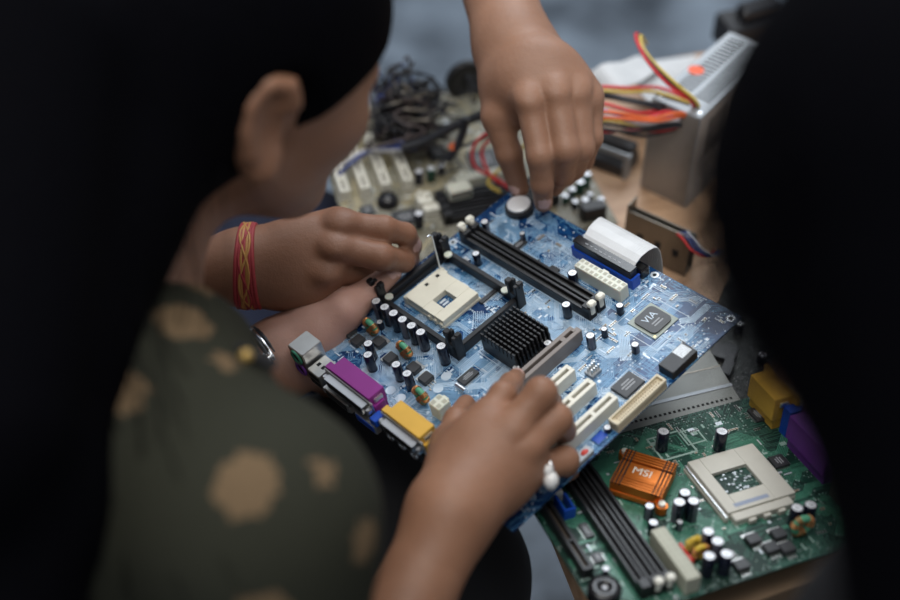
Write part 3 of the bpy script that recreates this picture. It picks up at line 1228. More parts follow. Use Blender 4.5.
chip(blue, 221.3, 101.2, 15.5, 20.5, 2.6)
chip(blue, 122.6, 168.3, 8.6, 16, 2.4, pins='u')
chip(blue, 54, 45, 7, 14, 2, pins='u')
chip(blue, 75, 100, 4, 20, 1.6, pins='u', printed=False)
chip(blue, 97, 49, 9, 7, 2, pins='v', printed=False)
chip(blue, 38, 196, 5, 6, 2, pins='u', printed=False)
m = MB()
m.tube([(121.5, -179.6, 2), (131.5, -179.6, 2)], 1.9, M['alu'], 12)
m.obj('crystal', blue)
m = MB()
m.tube([(30, -84, 2.2), (36, -84, 2.2)], 2.2, M['alu'], 12)
m.obj('crystal', blue)
m = MB()
m.box(189, 197.5, -112.5, -102.5, 0, 3, M['steel'], .3)
for i in range(4):
    for j in range(2):
        m.box(190.5 + j * 4, 191.9 + j * 4, -110.8 + i * 2.4, -109.8 + i * 2.4, 3, 7.5, M['tin'])
m.obj('pin_header', blue)
power_header(blue, 126.3, 138, 198.3, 209.7, 14, 2, 2, M['nylon'], 'processor_power_connector')
m = MB()
m.box(235.3, 243, -177, -160, 0, 4.2, M['steel'], .8)
m.ball((239.2, -166, 4.2), 3.0, M['red'], 12, (.75, 1.15, .35))
m.obj('switch', blue)['label'] = 'grey switch with a red button'
m = MB()
m.box(232.8, 241, -154, -142.5, .05, .8, M['pcb_blue'])
m.box(233.5, 240.2, -153.2, -143.3, .8, 1.1, M['blue'])
m.obj('solder_field', blue)

# capacitors
for u in (21.7, 32.2, 42.8, 53.6, 64.2, 75.0):
    capacitor(blue, u, 169.1, 4.0, 20)
for (u, v, r, h) in ((98.2, 169, 4, 20), (49, 201.3, 3.8, 18), (57.6, 209, 3.8, 18), (82.6, 201.7, 3.8, 18), (96, 202.4, 3.8, 18),
                     (20.9, 49.9, 3.2, 13), (53, 38.7, 2.3, 9), (42, 80.3, 3.2, 13), (120.9, 50.3, 3.9, 14), (140, 77.8, 3.6, 14),
                     (169.6, 50.9, 3.0, 9), (176.3, 75.8, 2.5, 9), (204.5, 73.3, 3.0, 9), (175.9, 89.8, 3.5, 14), (152.8, 112.2, 3.2, 10),
                     (150.5, 143.5, 3.0, 9), (150.4, 157.2, 2.6, 9), (237.6, 140.6, 2.6, 5.5), (30.5, 176.5, 2.6, 8)):
    capacitor(blue, u, v, r, h)
chokecoil(blue, 29, 184.5)
chokecoil(blue, 69, 184)
chokecoil(blue, 112.5, 206)
for (u, v, rz) in ((13.5, 196, PI / 2), (27, 198, PI / 2), (42, 188.5, 0), (62, 194, PI / 2), (99, 190, PI / 2), (84, 189, 0)):
    mosfet(blue, u, v, rz)

# coin-cell holder
m = MB()
m.cyl((24, -14, 0), 12.2, 4.6, M['black'], 28)
m.box(30, 37, -18, -10, 0, 6, M['black'], .8)
m.obj('battery_holder', blue)

# rear ports
m = MB()   # stacked mouse and keyboard sockets
t_ = M['tin']
m.box(8, 26.5, -246, -227, 0, 28, t_, .8)
m.box(8.3, 26.2, -246.3, -245.8, 1, 27.5, M['steeldull'])
ps2 = m.obj('round_port_stack', blue)
for (hz, mt) in ((20.5, mat('mint_green_plastic', (0.05, 0.26, 0.16), .45)), (7.5, M['purpled'])):
    q = MB()
    R = Matrix.Rotation(PI / 2, 3, 'X')
    ring = [(17.2 + 5.6 * math.cos(2 * PI * i / 22), -246.8, hz + 5.6 * math.sin(2 * PI * i / 22)) for i in range(22)]
    q.tube(ring, 1.3, mt, 8, closed=True)
    q.add([(17.2 + 5.2 * math.cos(2 * PI * i / 22), -246.6, hz + 5.2 * math.sin(2 * PI * i / 22)) for i in range(22)], [tuple(range(22))], M['dark'])
    q.obj('round_socket', ps2)
m = MB()
m.box(28.5, 43, -247, -229, 0, 15.5, t_, .6)
m.box(28.8, 42.7, -247.2, -246.8, 1, 15, M['steeldull'])
for i in range(2):
    m.box(31 + i * 5.6, 34 + i * 5.6, -240, -236.5, 15.5, 15.6, M['dark'])
    m.box(29.6, 42, -247.6, -247, 2.2 + i * 6.8, 6.6 + i * 6.8, M['dark'])
m.obj('usb_port_stack', blue)


def dport(root, u0, u1, vb, vf, h0, h, body, name, lab, lower=True):
    m = MB()
    bm_ = M[body]
    m.box(u0, u1, -vf, -vb, h0, h, bm_, .6)
    m.box(u0 - 5, u0 + .2, -vf, -vf + 6, h - 9, h - .6, bm_, .4)
    m.box(u1 - 1, u1 + 3, -vf + 1, -vb - 4, 0, h - 8, bm_, .5)
    m.box(u0 + 2, u1 - 2, -vb - 3, -vb, 0, h0 + .5, bm_)
    o = m.obj(name, root)
    o['label'] = lab
    q = MB()
    q.box(u0 - 5, u1 + 4, -vf - 1.2, -vf, h - 15, h - 2.2, M['tin'], .3)
    poly = [(u0 + 1, h - 4.2), (u1 - 1, h - 4.2), (u1 - 2.5, h - 12.8), (u0 + 2.5, h - 12.8)]
    vs = [(p[0], -vf - 1.2, p[1]) for p in poly] + [(p[0], -vf - 7, p[1]) for p in poly]
    q.add(vs, [(0, 1, 5, 4), (1, 2, 6, 5), (2, 3, 7, 6), (3, 0, 4, 7), (4, 5, 6, 7)], M['alu'])
    vs2 = [((p[0] - (u0 + u1) / 2) * .92 + (u0 + u1) / 2, -vf - 7.1, (p[1] - h + 8.5) * .75 + h - 8.5) for p in poly]
    q.add(vs2, [(0, 1, 2, 3)], M['dark'])
    for uu in (u0 - 2.4, u1 + 1.6):
        q.box(uu - 2, uu + 2, -vf - 6, -vf - 1.0, h - 11, h - 6.5, M['alu'], 1.0)
    q.obj('shell', o)
    q = MB()
    q.box(u1 - 4.5, u1 + 1.4, -vf + 3.5, -vf + 11.5, h - 7, h - 3.4, M['alu'], .4)
    q.obj('clip', o)
    return o


dport(blue, 53, 100, 226, 241, 14, 28, 'purple', 'parallel_port', 'magenta parallel port')
dport(blue, 119, 155.5, 226, 241, 14, 28, 'yellow', 'game_port', 'ochre yellow port')
m = MB()
m.box(48, 80, -243.5, -232, 0, 12.6, M['steeldull'], .5)
m.box(50, 78, -249, -243.5, 2, 11, M['tin'], .8)
m.box(52, 76, -249.4, -249, 3.4, 9.6, M['dark'])
m.box(47, 49.5, -249, -243.5, 4, 9, M['alu'], .6)
m.box(78.5, 81, -249, -243.5, 4, 9, M['alu'], .6)
m.obj('serial_port', blue)
m = MB()
m.box(84, 112, -243.5, -232, 0, 12.6, M['black'], .5)
m.box(86, 110, -249, -243.5, 2, 11, M['tin'], .8)
m.box(104.5, 111.5, -248, -238, 11, 17, M['blue'], .6)
m.box(88, 108, -249.4, -249, 3.4, 9.6, M['blue'])
m.obj('monitor_port', blue)
for uu, nm in ((122, 'black'), (135, 'black'), (148, 'black')):
    m = MB()
    m.box(uu - 5.5, uu + 5.5, -244, -232, 0, 12.6, M[nm], .5)
    ring = [(uu + 3.2 * math.cos(2 * PI * i / 18), -245, 6.5 + 3.2 * math.sin(2 * PI * i / 18)) for i in range(18)]
    m.tube(ring, 1.1, M['alu'], 6, closed=True)
    m.obj('audio_jack', blue)

occ_b = [(8, 106, 86, 163), (8, 160, 50, 72), (90, 165, 14, 48), (108, 156, 100, 148), (154, 170, 86, 175), (178, 232, 117, 207),
         (233, 245, 80, 180), (178, 212, 26, 60), (227, 245, 48, 80), (210, 232, 88, 114), (10, 40, 0, 28), (5, 160, 222, 245),
         (14, 104, 163, 175), (5, 106, 176, 216), (115, 142, 156, 213), (148, 162, 3, 17), (186, 200, 100, 115)]
smd_scatter(blue, 2, 242, 2, 240, occ_b, 75, 75, 5)

# coin cell (rests in its holder under the fingertips)
m = MB()
m.lathe((0, 0, 0), [(0.01, 0), (9.2, 0), (10, .5), (10, 2.6), (9.6, 3.1), (8.8, 3.25), (0.01, 3.25)], M['cell'], 36)
bat = m.obj('coin_battery')
bat.matrix_world = board_matrix(BX, BY, BN, BP(24, 14, 4.7))
tag(bat, 'silver coin battery under the fingertips at the far corner of the blue board', 'battery')

# ribbon cable with its plug
rib = thing('ribbon_cable', 'pale grey ribbon cable plugged by a black connector into the blue board', 'cable', mtx=board_matrix(BX, BY, BN, BT))
m = MB()
m.box(99.5, 159, -26.2, -18.5, 9.4, 15.5, M['black'], .5)
m.box(99.0, 159.5, -26.6, -18.2, 15.5, 17.6, M['blackgloss'], .6)
for i in range(8):
    m.box(110 + i * 4.8, 113 + i * 4.8, -23.2, -22.6, 17.6, 17.66, M['chipprint'])
m.obj('plug', rib)
m = MB()
rows = []
prof = [(19, 17), (16.5, 18.8), (10, 20), (2, 19), (-5, 16.5), (-10, 12.5), (-13.5, 5), (-14.5, -6), (-14, -24), (-8, -52), (6, -68)]
for i, (v, h) in enumerate(prof):
    w = (104, 157.5) if i < 2 else (104 - min(9, (i - 1) * 2.0), 157.5 - min(3, (i - 1) * .6))
    rows.append(((w[0], -v, h), (w[1], -v, h)))
N_ = 26   # fine ridges, one per conductor
for c_ in range(N_):
    t0, t1 = c_ / N_, (c_ + .86) / N_
    m.sheet([(Vector(a).lerp(Vector(b_), t0), Vector(a).lerp(Vector(b_), t1)) for a, b_ in rows], .9, M['ribbon'])
m.sheet([(Vector(a), Vector(b_)) for a, b_ in rows], .4, M['ribbon'])
m.obj('ribbon', rib)

# ================================================================== THE GREEN MOTHERBOARD
GX = np.array([0.92856, 0.36563, -0.06389])
GY = np.array([-0.37114, 0.91686, -0.14706])
GN = np.array([0.00481, 0.16027, 0.98706])
GT = np.array([0.17128, -0.18636, 0.04374])
green = thing('motherboard', 'dark green motherboard with an orange heat sink lying lower right', 'motherboard', mtx=board_matrix(GX, GY, GN, GT))


def GP(u, v, h):
    return GT + (GX * u - GY * v + GN * h) / 1000.0


m = MB()
m.box(-121.5, 104, -107, 51, -1.6, 0, M['pcb_green'])
traces(m, -121, 104, -51, 107, 130, 21, M['gtrace'], silk=M['silkg'])
frame_rect(m, -12, 18, -38, -12, 1.6, M['silkg'])
frame_rect(m, -6, 12, -34, -17, .6, M['gtrace'])
frame_rect(m, 14, 30, -36, -20, 1.2, M['silkg'])
rr = random.Random(8)
for i in range(110):
    u, v = rr.uniform(-119, 100), rr.uniform(-48, 104)
    a, b = rr.choice(((1.8, .9), (.9, 2.0), (3.4, .6), (.6, 3.0), (1.2, 1.2), (2.6, 1.8)))
    m.box(u - a, u + a, -v - b, -v + b, .04, .08, rr.choice((M['silkg'], M['solder'], M['silkg'])))
m.obj('circuit_board', green)
gs = mat('grey_socket_plastic', (0.50, 0.48, 0.42), 0.5)
m = MB()
m.box(0, 56, -56, 0, 0, 3, gs, .6)
m.box(.4, 10, -55.5, -.4, 3, 6.2, gs, .4)
m.box(38.8, 55.5, -55.5, -.4, 3, 6.2, gs, .4)
m.box(10, 38.8, -17.5, -.5, 3, 6.18, gs)
m.box(10, 38.8, -55.4, -40, 3, 6.18, gs)
m.box(10, 38.8, -40, -17.5, 3, 3.2, M['pcb_green'])
m.box(2, 50, -63, -55.5, 0, 5, gs, .8)
for i in range(3):
    m.box(12 + i * 12, 18 + i * 12, -65.5, -62.5, 0, 3.5, gs, .6)
m.box(-3.4, -.2, -58, -2, 0, 2.5, gs, .4)
rr = random.Random(3)
for i in range(26):
    u, v = rr.uniform(12, 36), rr.uniform(19, 38)
    m.box(u - .8, u + .8, -v - .6, -v + .6, 3.2, 3.9, M['solder'])
so = m.obj('processor_socket', green)
m = MB()
m.tube([(-2, -2, 4), (-2, -50, 4), (-2, -58, 4)], .9, M['alu'], 8)
m.obj('socket_lever', so)
m = MB()
m.box(8, 36, -52.5, -49, 6.2, 6.26, mat('pale_blue_print', (0.25, 0.29, 0.38), .6))
m.obj('printed_mark', so)

# orange heat sink, turned 45 degrees
hs = MB()
s_ = 19
og = M['orange']
hs.box(-s_, s_, -s_, s_, 2, 6, og, .8)
hs.box(-s_, s_, -7.2, 7.2, 6, 13, og, .4)
for i in range(4):
    y = 8.6 + i * 2.7
    hs.box(-s_, s_, y, y + 1.5, 6, 14, og, .3)
    hs.box(-s_, s_, -y - 1.5, -y, 6, 14, og, .3)
for i in range(3):
    x = 11.5 + i * 2.7
    hs.box(x, x + .9, -s_, s_, 12.8, 14.2, M['dark'])
    hs.box(-x - .9, -x, -s_, s_, 12.8, 14.2, M['dark'])
hs.cyl((s_ + 1.2, -s_ - 1.2, 2), 4.2, 6, og, 18)
hs.box(s_ - 5, s_ + 1, -s_ - 1, -s_ + 5, 2, 8, og, .5)
hs.cyl((-s_ - 1.2, s_ + 1.2, 2), 4.2, 6, og, 18)
hs.box(-s_ - 1, -s_ + 5, s_ - 5, s_ + 1, 2, 8, og, .5)
ho = hs.obj('chipset_heat_sink', green, (-0.0388, -0.0050, 0), -PI / 4 - .03)
ho['label'] = 'orange anodised heat sink'
text_part('logo', 'MSI', 0.0098, M['white'], ho, (-0.001, 0.0, 0.0130), 0)
for (x, y) in ((s_ + 1.2, -s_ - 1.2), (-s_ - 1.2, s_ + 1.2)):
    q = MB()
    q.cyl((x, y, 8), 2.6, 2.2, M['white'], 14)
    q.obj('push_pin', ho)

for (u, v, r, h) in ((-6.7, -24, 4.6, 18), (33.1, -8.4, 4.6, 18), (-24.4, 36.6, 4.2, 18), (-32.6, 43.2, 4.4, 18), (-23.2, 45.9, 4.2, 18),
                     (-36, 51.6, 2.4, 8), (-28.6, 74.3, 4.2, 18), (-27.5, 84.1, 4.4, 18), (-28, 96, 4.4, 18), (-39.5, 93.4, 4.2, 18),
                     (-50.1, 34, 3.4, 12), (-55.3, 48.7, 3.4, 12), (40.7, 76, 4.4, 16), (51, 77, 4.4, 16), (-103.5, 72, 2.6, 10)):
    capacitor(green, u, v, r, h)
for u, e in ((-86.5, (False, False)), (-78.2, (False, True)), (-69.6, (False, True))):
    dimm(green, -44, 97, u, 8, 7.2, M['white'], e, along='v')
power_header(green, -62, -51, 56, 104, 14, 10, 2, mat('aged_nylon', (0.42, 0.42, 0.33), 0.45), along='v')
o = slot(green, -117.5, -109.5, -8, 68, 9, 'black', 'expansion_slot', key=40)
m = MB()
m.box(-104.5, -97.5, 3, 12, 0, 9, M['white'], .8)
m.obj('latch_block', green)
m = MB()
m.box(-105.5, -103.5, -14, 2, 0, 9, M['blue'], .4)
m.box(-98.5, -96.5, -14, 2, 0, 9, M['blue'], .4)
m.box(-105.5, -96.5, -15, -13, 0, 9, M['blue'], .4)
m.obj('drive_connector', green)
m = MB()
m.lathe((-111, -85, 0), [(11, 0), (11.2, 8), (10.2, 9.6), (2.2, 9.6), (1.8, 8)], M['blackgloss'], 28)
m.cyl((-111, -85, 7), 1.9, 1, M['captop'], 12)
m.obj('buzzer', green)
chokecoil(green, -37, 72, 4.2, 2.4, 7, 'ferritey', 'yellowwire', 7, name='choke_coil')
chokecoil(green, -36.5, 80, 4.2, 2.4, 7, 'ferritey', 'copper', 7, name='choke_coil')
m = MB()
m.box(-45.5, -43, -84, -66, 0, 5, M['red'], .5)
m.obj('fuse', green)
chokecoil(green, 39, 86, 6, 3, 9, 'ferrite', 'copper', 9)
for (u, v) in ((5, 80), (12, 91), (-15, 97), (24, 82), (22, 95)):
    mosfet(green, u, v)
chip(green, 66, 20, 12, 12, 2.4)
chip(green, 80, -30, 9, 15, 2.2, pins='u')
chip(green, -96, 30, 6, 14, 2, pins='u')
chip(green, -100, 55, 7, 9, 2, pins='u')


def vport(root, u0, u1, v0, v1, h, body, name, lab):
    m = MB()
    bm_ = M[body]
    m.box(u0, u1, -v1, -v0, 10, h, bm_, .7)
    m.box(u0 + 3, u1, -v1 + 1, -v0 - 1, 0, 10.5, bm_)
    m.box(u1 - 2.5, u1 + .6, -v1 - 6, -v0 + 5, 12, h + 1.5, bm_, .5)
    o = m.obj(name, root)
    o['label'] = lab
    q = MB()
    q.box(u1 + .6, u1 + 2, -v1 - 7, -v0 + 7, 8, h - 1, M['tin'], .3)
    q.box(u1 + 2, u1 + 8, -v1 + 1, -v0 - 1, 12, h - 4, M['tin'], .8)
    q.obj('shell', o)
    q = MB()
    q.box(u0 + 5, u0 + 12, -v1 - 1.6, -v1 + 4, h - 8, h - 4, M['alu'], .5)
    q.box(u0 + 10, u0 + 13.5, -v1 - 1.8, -v1 + .5, 6, h - 6, M['alu'], .5)
    q.obj('clip', o)
    return o


vport(green, 79, 97, -45, -12, 30, 'yellow', 'game_port', 'ochre yellow port')
vport(green, 79, 96, 6, 52, 30, 'purpled', 'parallel_port', 'violet parallel port')
m = MB()
m.box(86, 100, 1, 10, 0, 24, M['blue'], .6)
m.obj('monitor_port', green)
m = MB()
m.box(98, 103, -104, -58, 0, 26, M['tin'], .6)
m.box(80, 98, -104, -60, 0, 25, M['steeldull'], .8)
m.obj('usb_port_stack', green)
occ_g = [(-3, 58, -2, 66), (-68, -10, -24, 36), (-92, -64, -45, 100), (-64, -44, 54, 106), (-122, -94, -12, 98), (-46, -18, 32, 100), (76, 104, -50, 104)]
smd_scatter(green, -120, 103, -50, 106, occ_g, 60, 60, 9)

# supports below it
m = MB()
m.box(-72, 72, -40, 40, 0, 37, M['cardboard'], 1.0)
m.box(-72, 72, -.8, .8, 37, 37.15, M['tan'])
cb = m.obj('cardboard_box')
pz = GP(20, 72, -1.6)
cb.matrix_world = board_matrix(np.array([.93, .366, 0]) / np.linalg.norm([.93, .366]), np.array([-.366, .93, 0]) / np.linalg.norm([.93, .366]), (0, 0, 1), (pz[0], pz[1], 0.0))
tag(cb, 'flat brown cardboard box under the near edge of the green motherboard', 'box')

# ================================================================== grey drive case behind the green board
dv = thing('optical_drive', 'flat light grey drive case behind the green motherboard', 'drive', mtx=board_matrix(
    np.array([0.956, 0.292, 0]), np.array([-0.292, 0.956, 0]), np.array([0, 0, 1]), np.array([0.1668, -0.136, 0.0])))
m = MB()
m.box(-70, 66, 0, 86, 0, 28, mat('light_grey_case_metal', (0.24, 0.245, 0.225), 0.5, 0.2), 1.2)
m.obj('case', dv)
m = MB()
m.box(-70, 66, 24, 27, 28, 28.5, M['steel'])
m.box(-70, 66, 46, 47.2, 28, 28.3, M['steeldull'])
m.obj('seam', dv)
m = MB()
for i in range(32):
    m.box(-66 + i * 4, -64 + i * 4, 12, 14, 28, 28.3, M['dark'])
m.obj('vent_slot_row', dv)

# ================================================================== TAN MOTHERBOARD lying at the back left
CU = TU
CV = np.array([TU[1], -TU[0], 0.0])
C0 = np.array([-0.144, 0.292, 0.0046])
tan_b = thing('motherboard', 'tan motherboard with white slots lying behind the blue one', 'motherboard', mtx=board_matrix(CU, -CV, (0, 0, 1), C0))
m = MB()
m.box(0, 244, -240, 0, -1.6, 0, M['pcb_tan'])
traces(m, 0, 244, 0, 230, 90, 31, M['ytrace'], silk=M['solder'])
rr = random.Random(18)
for i in range(150):
    u, v = rr.uniform(3, 240), rr.uniform(3, 225)
    a, b = rr.choice(((1.8, .9), (.9, 2.0), (3.4, .8), (.8, 3.0), (1.2, 1.2), (2.6, 1.8)))
    m.box(u - a, u + a, -v - b, -v + b, .04, .08, rr.choice((M['white'], M['solder'], M['ytrace'])))
m.cyl((4, -4, -4.4), 2, 3, M['steel'])
m.cyl((240, -4, -4.4), 2, 3, M['steel'])
m.cyl((120, -200, -4.4), 2, 3, M['steel'])
m.cyl((240, -220, -4.4), 2, 3, M['steel'])
m.obj('circuit_board', tan_b)
for u in (8, 27.5, 47.5, 69):
    slot(tan_b, u - 4.6, u + 4.6, 58, 142, 12, 'white', 'expansion_slot', key=120, keyw=3)
m = MB()
m.lathe((45, -156, 0), [(10.5, 0), (10.5, 5), (8, 9), (3, 10.5), (.01, 10.8)], M['blackgloss'], 26)
m.obj('buzzer', tan_b)
chip(tan_b, 24, 162, 13, 13, 2.4)
chip(tan_b, 56, 181, 24, 20, 2.6)
for (u, v, r, h, g) in ((65, 196, 4.4, 17, False), (93, 134, 4.2, 15, True), (81, 135, 4.2, 15, False), (224, 190, 4.4, 14, True),
                        (233, 183, 4.4, 16, True), (214, 196, 3.6, 12, True), (229, 204, 3, 9, False), (221, 212, 4, 11, False),
                        (236, 214, 3.6, 10, False), (105, 128, 3.6, 12, False), (212, 210, 3.4, 9, False), (206, 200, 3.4, 9, True)):
    capacitor(tan_b, u, v, r, h, g)
m = MB()
m.box(70, 84, -178, -162, 0, 12, M['white'], .8)
m.box(73, 88, -186, -176, 0, 9, M['white'], .8)
m.box(72, 76, -168, -164, 12, 16, M['white'], .5)
m.box(79, 83, -172, -168, 12, 16, M['white'], .5)
m.obj('power_connector', tan_b)
for v in (168, 178, 188, 198):
    dimm(tan_b, 88, 200, v, 9, 8, M['white'], (False, False))
chip(tan_b, 150, 120, 30, 30, 3)
chip(tan_b, 110, 95, 20, 24, 2.4)
power_header(tan_b, 112, 160, 146, 156, 12, 10, 2, M['nylon'])
m = MB()
m.box(212, 236, -232, -218, 0, 14, M['black'], 2)
m.obj('inductor_block', tan_b)
smd_scatter(tan_b, 2, 242, 2, 228, [(2, 76, 56, 145), (85, 202, 160, 204), (40, 70, 168, 194)], 40, 60, 13)

# ================================================================== POWER SUPPLY
ya = -0.68
psx, psy = 0.2225, 0.152
psu = thing('power_supply', 'grey steel power supply box with vent slots and coloured wires', 'power supply', (psx, psy, 0), ya)
pw, pd, ph = 52, 138, 104    # local x to -pw, y to +pd
m = MB()
sm_ = M['steel']
m.box(-pw, 0, 0, pd, 0, ph, sm_, 1.2)
m.box(-pw + 2, -1.5, -.5, 0, 2, ph - 2, mat('worn_steel_face', (0.34, 0.33, 0.32), 0.45, 0.6), .2)
m.obj('case', psu)
for row in (0, 1):
    q = MB()
    for i in range(17):
        y = 26 + i * 6.2
        x0 = -pw + 7 + row * 22
        q.box(x0, x0 + 17, y, y + 2.6, ph, ph + .15, M['dark'])
    q.obj('vent_slot_row', psu)
q = MB()
q.cyl((-pw + 9, 62, ph), 7.5, .2, M['orangesticker'], 24)
q.obj('sticker', psu)['label'] = 'round orange sticker'
for (x, y) in ((-5, 6), (-pw + 6, 6), (-5, pd - 6)):
    q = MB()
    q.cyl((x, y, ph), 2.6, 1, M['alu'], 14)
    q.obj('screw', psu)
q = MB()
for i in range(7):
    q.box(0, .15, 20 + i * 5, 22.5 + i * 5, 50, 92, M['dark'])
q.obj('side_vent', psu)
psu_mw = Matrix.Translation((psx, psy, 0)) @ Matrix.Rotation(ya, 4, 'Z')
psu_inv = psu_mw.inverted()


def wire(parent, inv, pts, r, mt, name='wire', n=7, label=None):
    q = MB(1)
    sp = spline(pts, 9)
    q.tube([tuple(inv @ Vector(p)) for p in sp], r, mt, n)
    o = q.obj(name, parent)
    if label: o['label'] = label
    return o


exit_ = (697, 118)
bundle = [  # (colour, x-offset at exit, photo track with depths)
    ('redwire', 0, [(695, 116, 1.13), (672, 108, 1.13), (640, 113, 1.12), (605, 104, 1.12), (570, 100, 1.14), (520, 118, 1.15), (478, 140, 1.16), (474, 165, 1.17), (495, 178, 1.17), (512, 190, 1.16)]),
    ('redwire', 1, [(697, 119, 1.13), (668, 112, 1.12), (640, 118, 1.11), (605, 111, 1.11), (560, 112, 1.14), (500, 135, 1.16), (482, 150, 1.17), (490, 175, 1.17), (508, 188, 1.17)]),
    ('orangewire', 2, [(698, 121, 1.13), (680, 113, 1.11), (650, 118, 1.105), (605, 112, 1.10), (560, 115, 1.13), (500, 128, 1.15)]),
    ('orangewire', 3, [(699, 123, 1.13), (684, 116, 1.115), (655, 121, 1.105), (605, 118, 1.10), (550, 122, 1.13)]),
    ('purplewire', 4, [(694, 119, 1.13), (660, 117, 1.115), (630, 119, 1.11), (600, 110, 1.11), (560, 112, 1.13)]),
    ('whitewire', 5, [(692, 120, 1.13), (665, 121, 1.115), (640, 124, 1.11), (605, 116, 1.105), (560, 120, 1.13)]),
    ('redwire', 6, [(696, 114, 1.13), (690, 100, 1.11), (668, 84, 1.10), (648, 62, 1.10), (638, 44, 1.11), (636, 34, 1.13), (642, 38, 1.16)]),
    ('blackwire', 7, [(699, 115, 1.13), (692, 98, 1.11), (671, 83, 1.10), (651, 62, 1.10), (640, 46, 1.11), (638, 36, 1.13), (645, 42, 1.16)]),
    ('yellowwire', 8, [(700, 113, 1.13), (696, 101, 1.11), (676, 84, 1.10), (654, 63, 1.10), (642, 46, 1.11), (641, 36, 1.13), (646, 44, 1.16)]),
    ('redwire', 9, [(690, 100, 1.12), (660, 88, 1.13), (630, 88, 1.13), (598, 87, 1.13), (560, 92, 1.15)]),
    ('yellowwire', 10, [(690, 103, 1.12), (655, 92, 1.13), (625, 92, 1.13), (598, 91, 1.13), (560, 96, 1.15)]),
    ('blackwire', 11, [(688, 108, 1.13), (650, 103, 1.12), (625, 98, 1.12), (598, 94, 1.13), (550, 100, 1.15)]),
    ('blackwire', 12, [(690, 118, 1.13), (650, 106, 1.12), (625, 101, 1.12), (598, 97, 1.13), (550, 105, 1.15)]),
    ('blackwire', 13, [(694, 122, 1.13), (665, 125, 1.12), (635, 128, 1.12), (600, 124, 1.12), (560, 128, 1.14)]),
    ('blackwire', 14, [(696, 124, 1.13), (665, 128, 1.12), (635, 132, 1.125), (600, 130, 1.13), (560, 135, 1.15)]),
    ('redwire', 15, [(694, 121, 1.13), (665, 130, 1.125), (635, 131, 1.13), (600, 132, 1.13), (560, 138, 1.15)]),
    ('yellowwire', 16, [(692, 119, 1.14), (660, 126, 1.125), (635, 125, 1.13), (600, 121, 1.13), (540, 135, 1.16), (505, 165, 1.17), (488, 182, 1.17), (500, 192, 1.16)]),
    ('blackwire', 17, [(697, 122, 1.14), (670, 131, 1.13), (640, 136, 1.13), (600, 128, 1.14), (520, 125, 1.17), (480, 140, 1.17), (455, 150, 1.17), (440, 165, 1.17)]),
]
inv4 = psu_inv
for (mt, k_, trk) in bundle:
    wire(psu, inv4, [P(*q) for q in trk], 0.00165, M[mt], label=mt.replace('wire', ' wire'))
wire(psu, inv4, [P(700, 116, 1.125), P(699, 124, 1.14), P(690, 128, 1.17)], 0.006, M['black'], 'cable_grommet', 10)

# thick black cable running to the back left
q = MB(1)
q.tube(spline([P(545, 92, 1.15), P(515, 100, 1.16), P(488, 112, 1.165), P(455, 126, 1.175), P(425, 141, 1.185), P(402, 148, 1.19)], 8), 0.0046, M['blackwire'], 10)
o = tag(q.obj('sleeved_cable'), 'thick black sleeved cable running from behind the upper hand to the left', 'cable')
q = MB(1)
q.tube(spline([P(402, 148, 1.19), P(385, 147, 1.20), P(366, 153, 1.20), P(350, 164, 1.19), P(338, 176, 1.19)], 8), 0.0022, M['bluewire'], 8)
q.tube(spline([P(402, 149, 1.19), P(388, 151, 1.20), P(368, 150, 1.20), P(346, 160, 1.2), P(330, 170, 1.2)], 8), 0.0018, M['whitewire'], 8)
q.obj('inner_wire', o)
q = MB(1)
q.tube(spline([P(466, 118, 1.15), P(462, 135, 1.16), P(455, 150, 1.165), P(448, 160, 1.17)], 8), 0.004, M['blackwire'], 8)
q.tube(spline([P(455, 150, 1.165), P(451, 144, 1.165)], 4), 0.004, M['orangewire'], 8)
tag(q.obj('cable_end'), 'short black cable end hanging under the thick sleeved cable', 'cable')
q = MB()
q.box(-11, 11, -7, 7, 0, 10, M['nylon'], 1)
for i in range(4):
    q.box(-9 + i * 5, -6 + i * 5, -7.2, -6.9, 2, 8, M['dark'])
o = q.obj('power_plug')
pp = P(459, 181, 1.16)
o.location = (pp[0], pp[1], 0.014)
o.rotation_euler = (0, 0, 0.35)
tag(o, 'white plastic power plug lying on the tan motherboard', 'plug')

# grey ribbon loops behind the supply
for nm, lab, rows in (
    ('ribbon_cable', 'broad grey ribbon cable arched behind the power supply', [(P(655, 108, 1.2), P(688, 92, 1.27)), (P(640, 92, 1.2), P(690, 72, 1.3)), (P(636, 74, 1.23), P(694, 58, 1.33)), (P(645, 62, 1.27), P(694, 56, 1.34)), (P(660, 66, 1.30), P(700, 60, 1.335)), (P(668, 82, 1.31), P(708, 74, 1.32))]),
    ('ribbon_cable', 'pale ribbon cable beside the wires, left of the arched one', [(P(592, 72, 1.22), P(600, 96, 1.2)), (P(604, 64, 1.22), P(620, 88, 1.18)), (P(622, 62, 1.24), P(640, 82, 1.2)), (P(640, 56, 1.28), P(658, 70, 1.24)), (P(648, 66, 1.30), P(660, 76, 1.28)), (P(652, 80, 1.305), P(664, 90, 1.29))]),
):
    m = MB(1)
    N_ = 18
    a_ = spline([r_[0] for r_ in rows], 5)
    b_ = spline([r_[1] for r_ in rows], 5)
    for c_ in range(N_):
        t0, t1 = c_ / N_, (c_ + .9) / N_
        m.sheet([(Vector(p).lerp(Vector(q_), t0), Vector(p).lerp(Vector(q_), t1)) for p, q_ in zip(a_, b_)], .0011, M['ribbon'])
    m.sheet([(Vector(p), Vector(q_)) for p, q_ in zip(a_, b_)], .0005, M['ribbon'])
    tag(m.obj(nm), lab, 'cable')

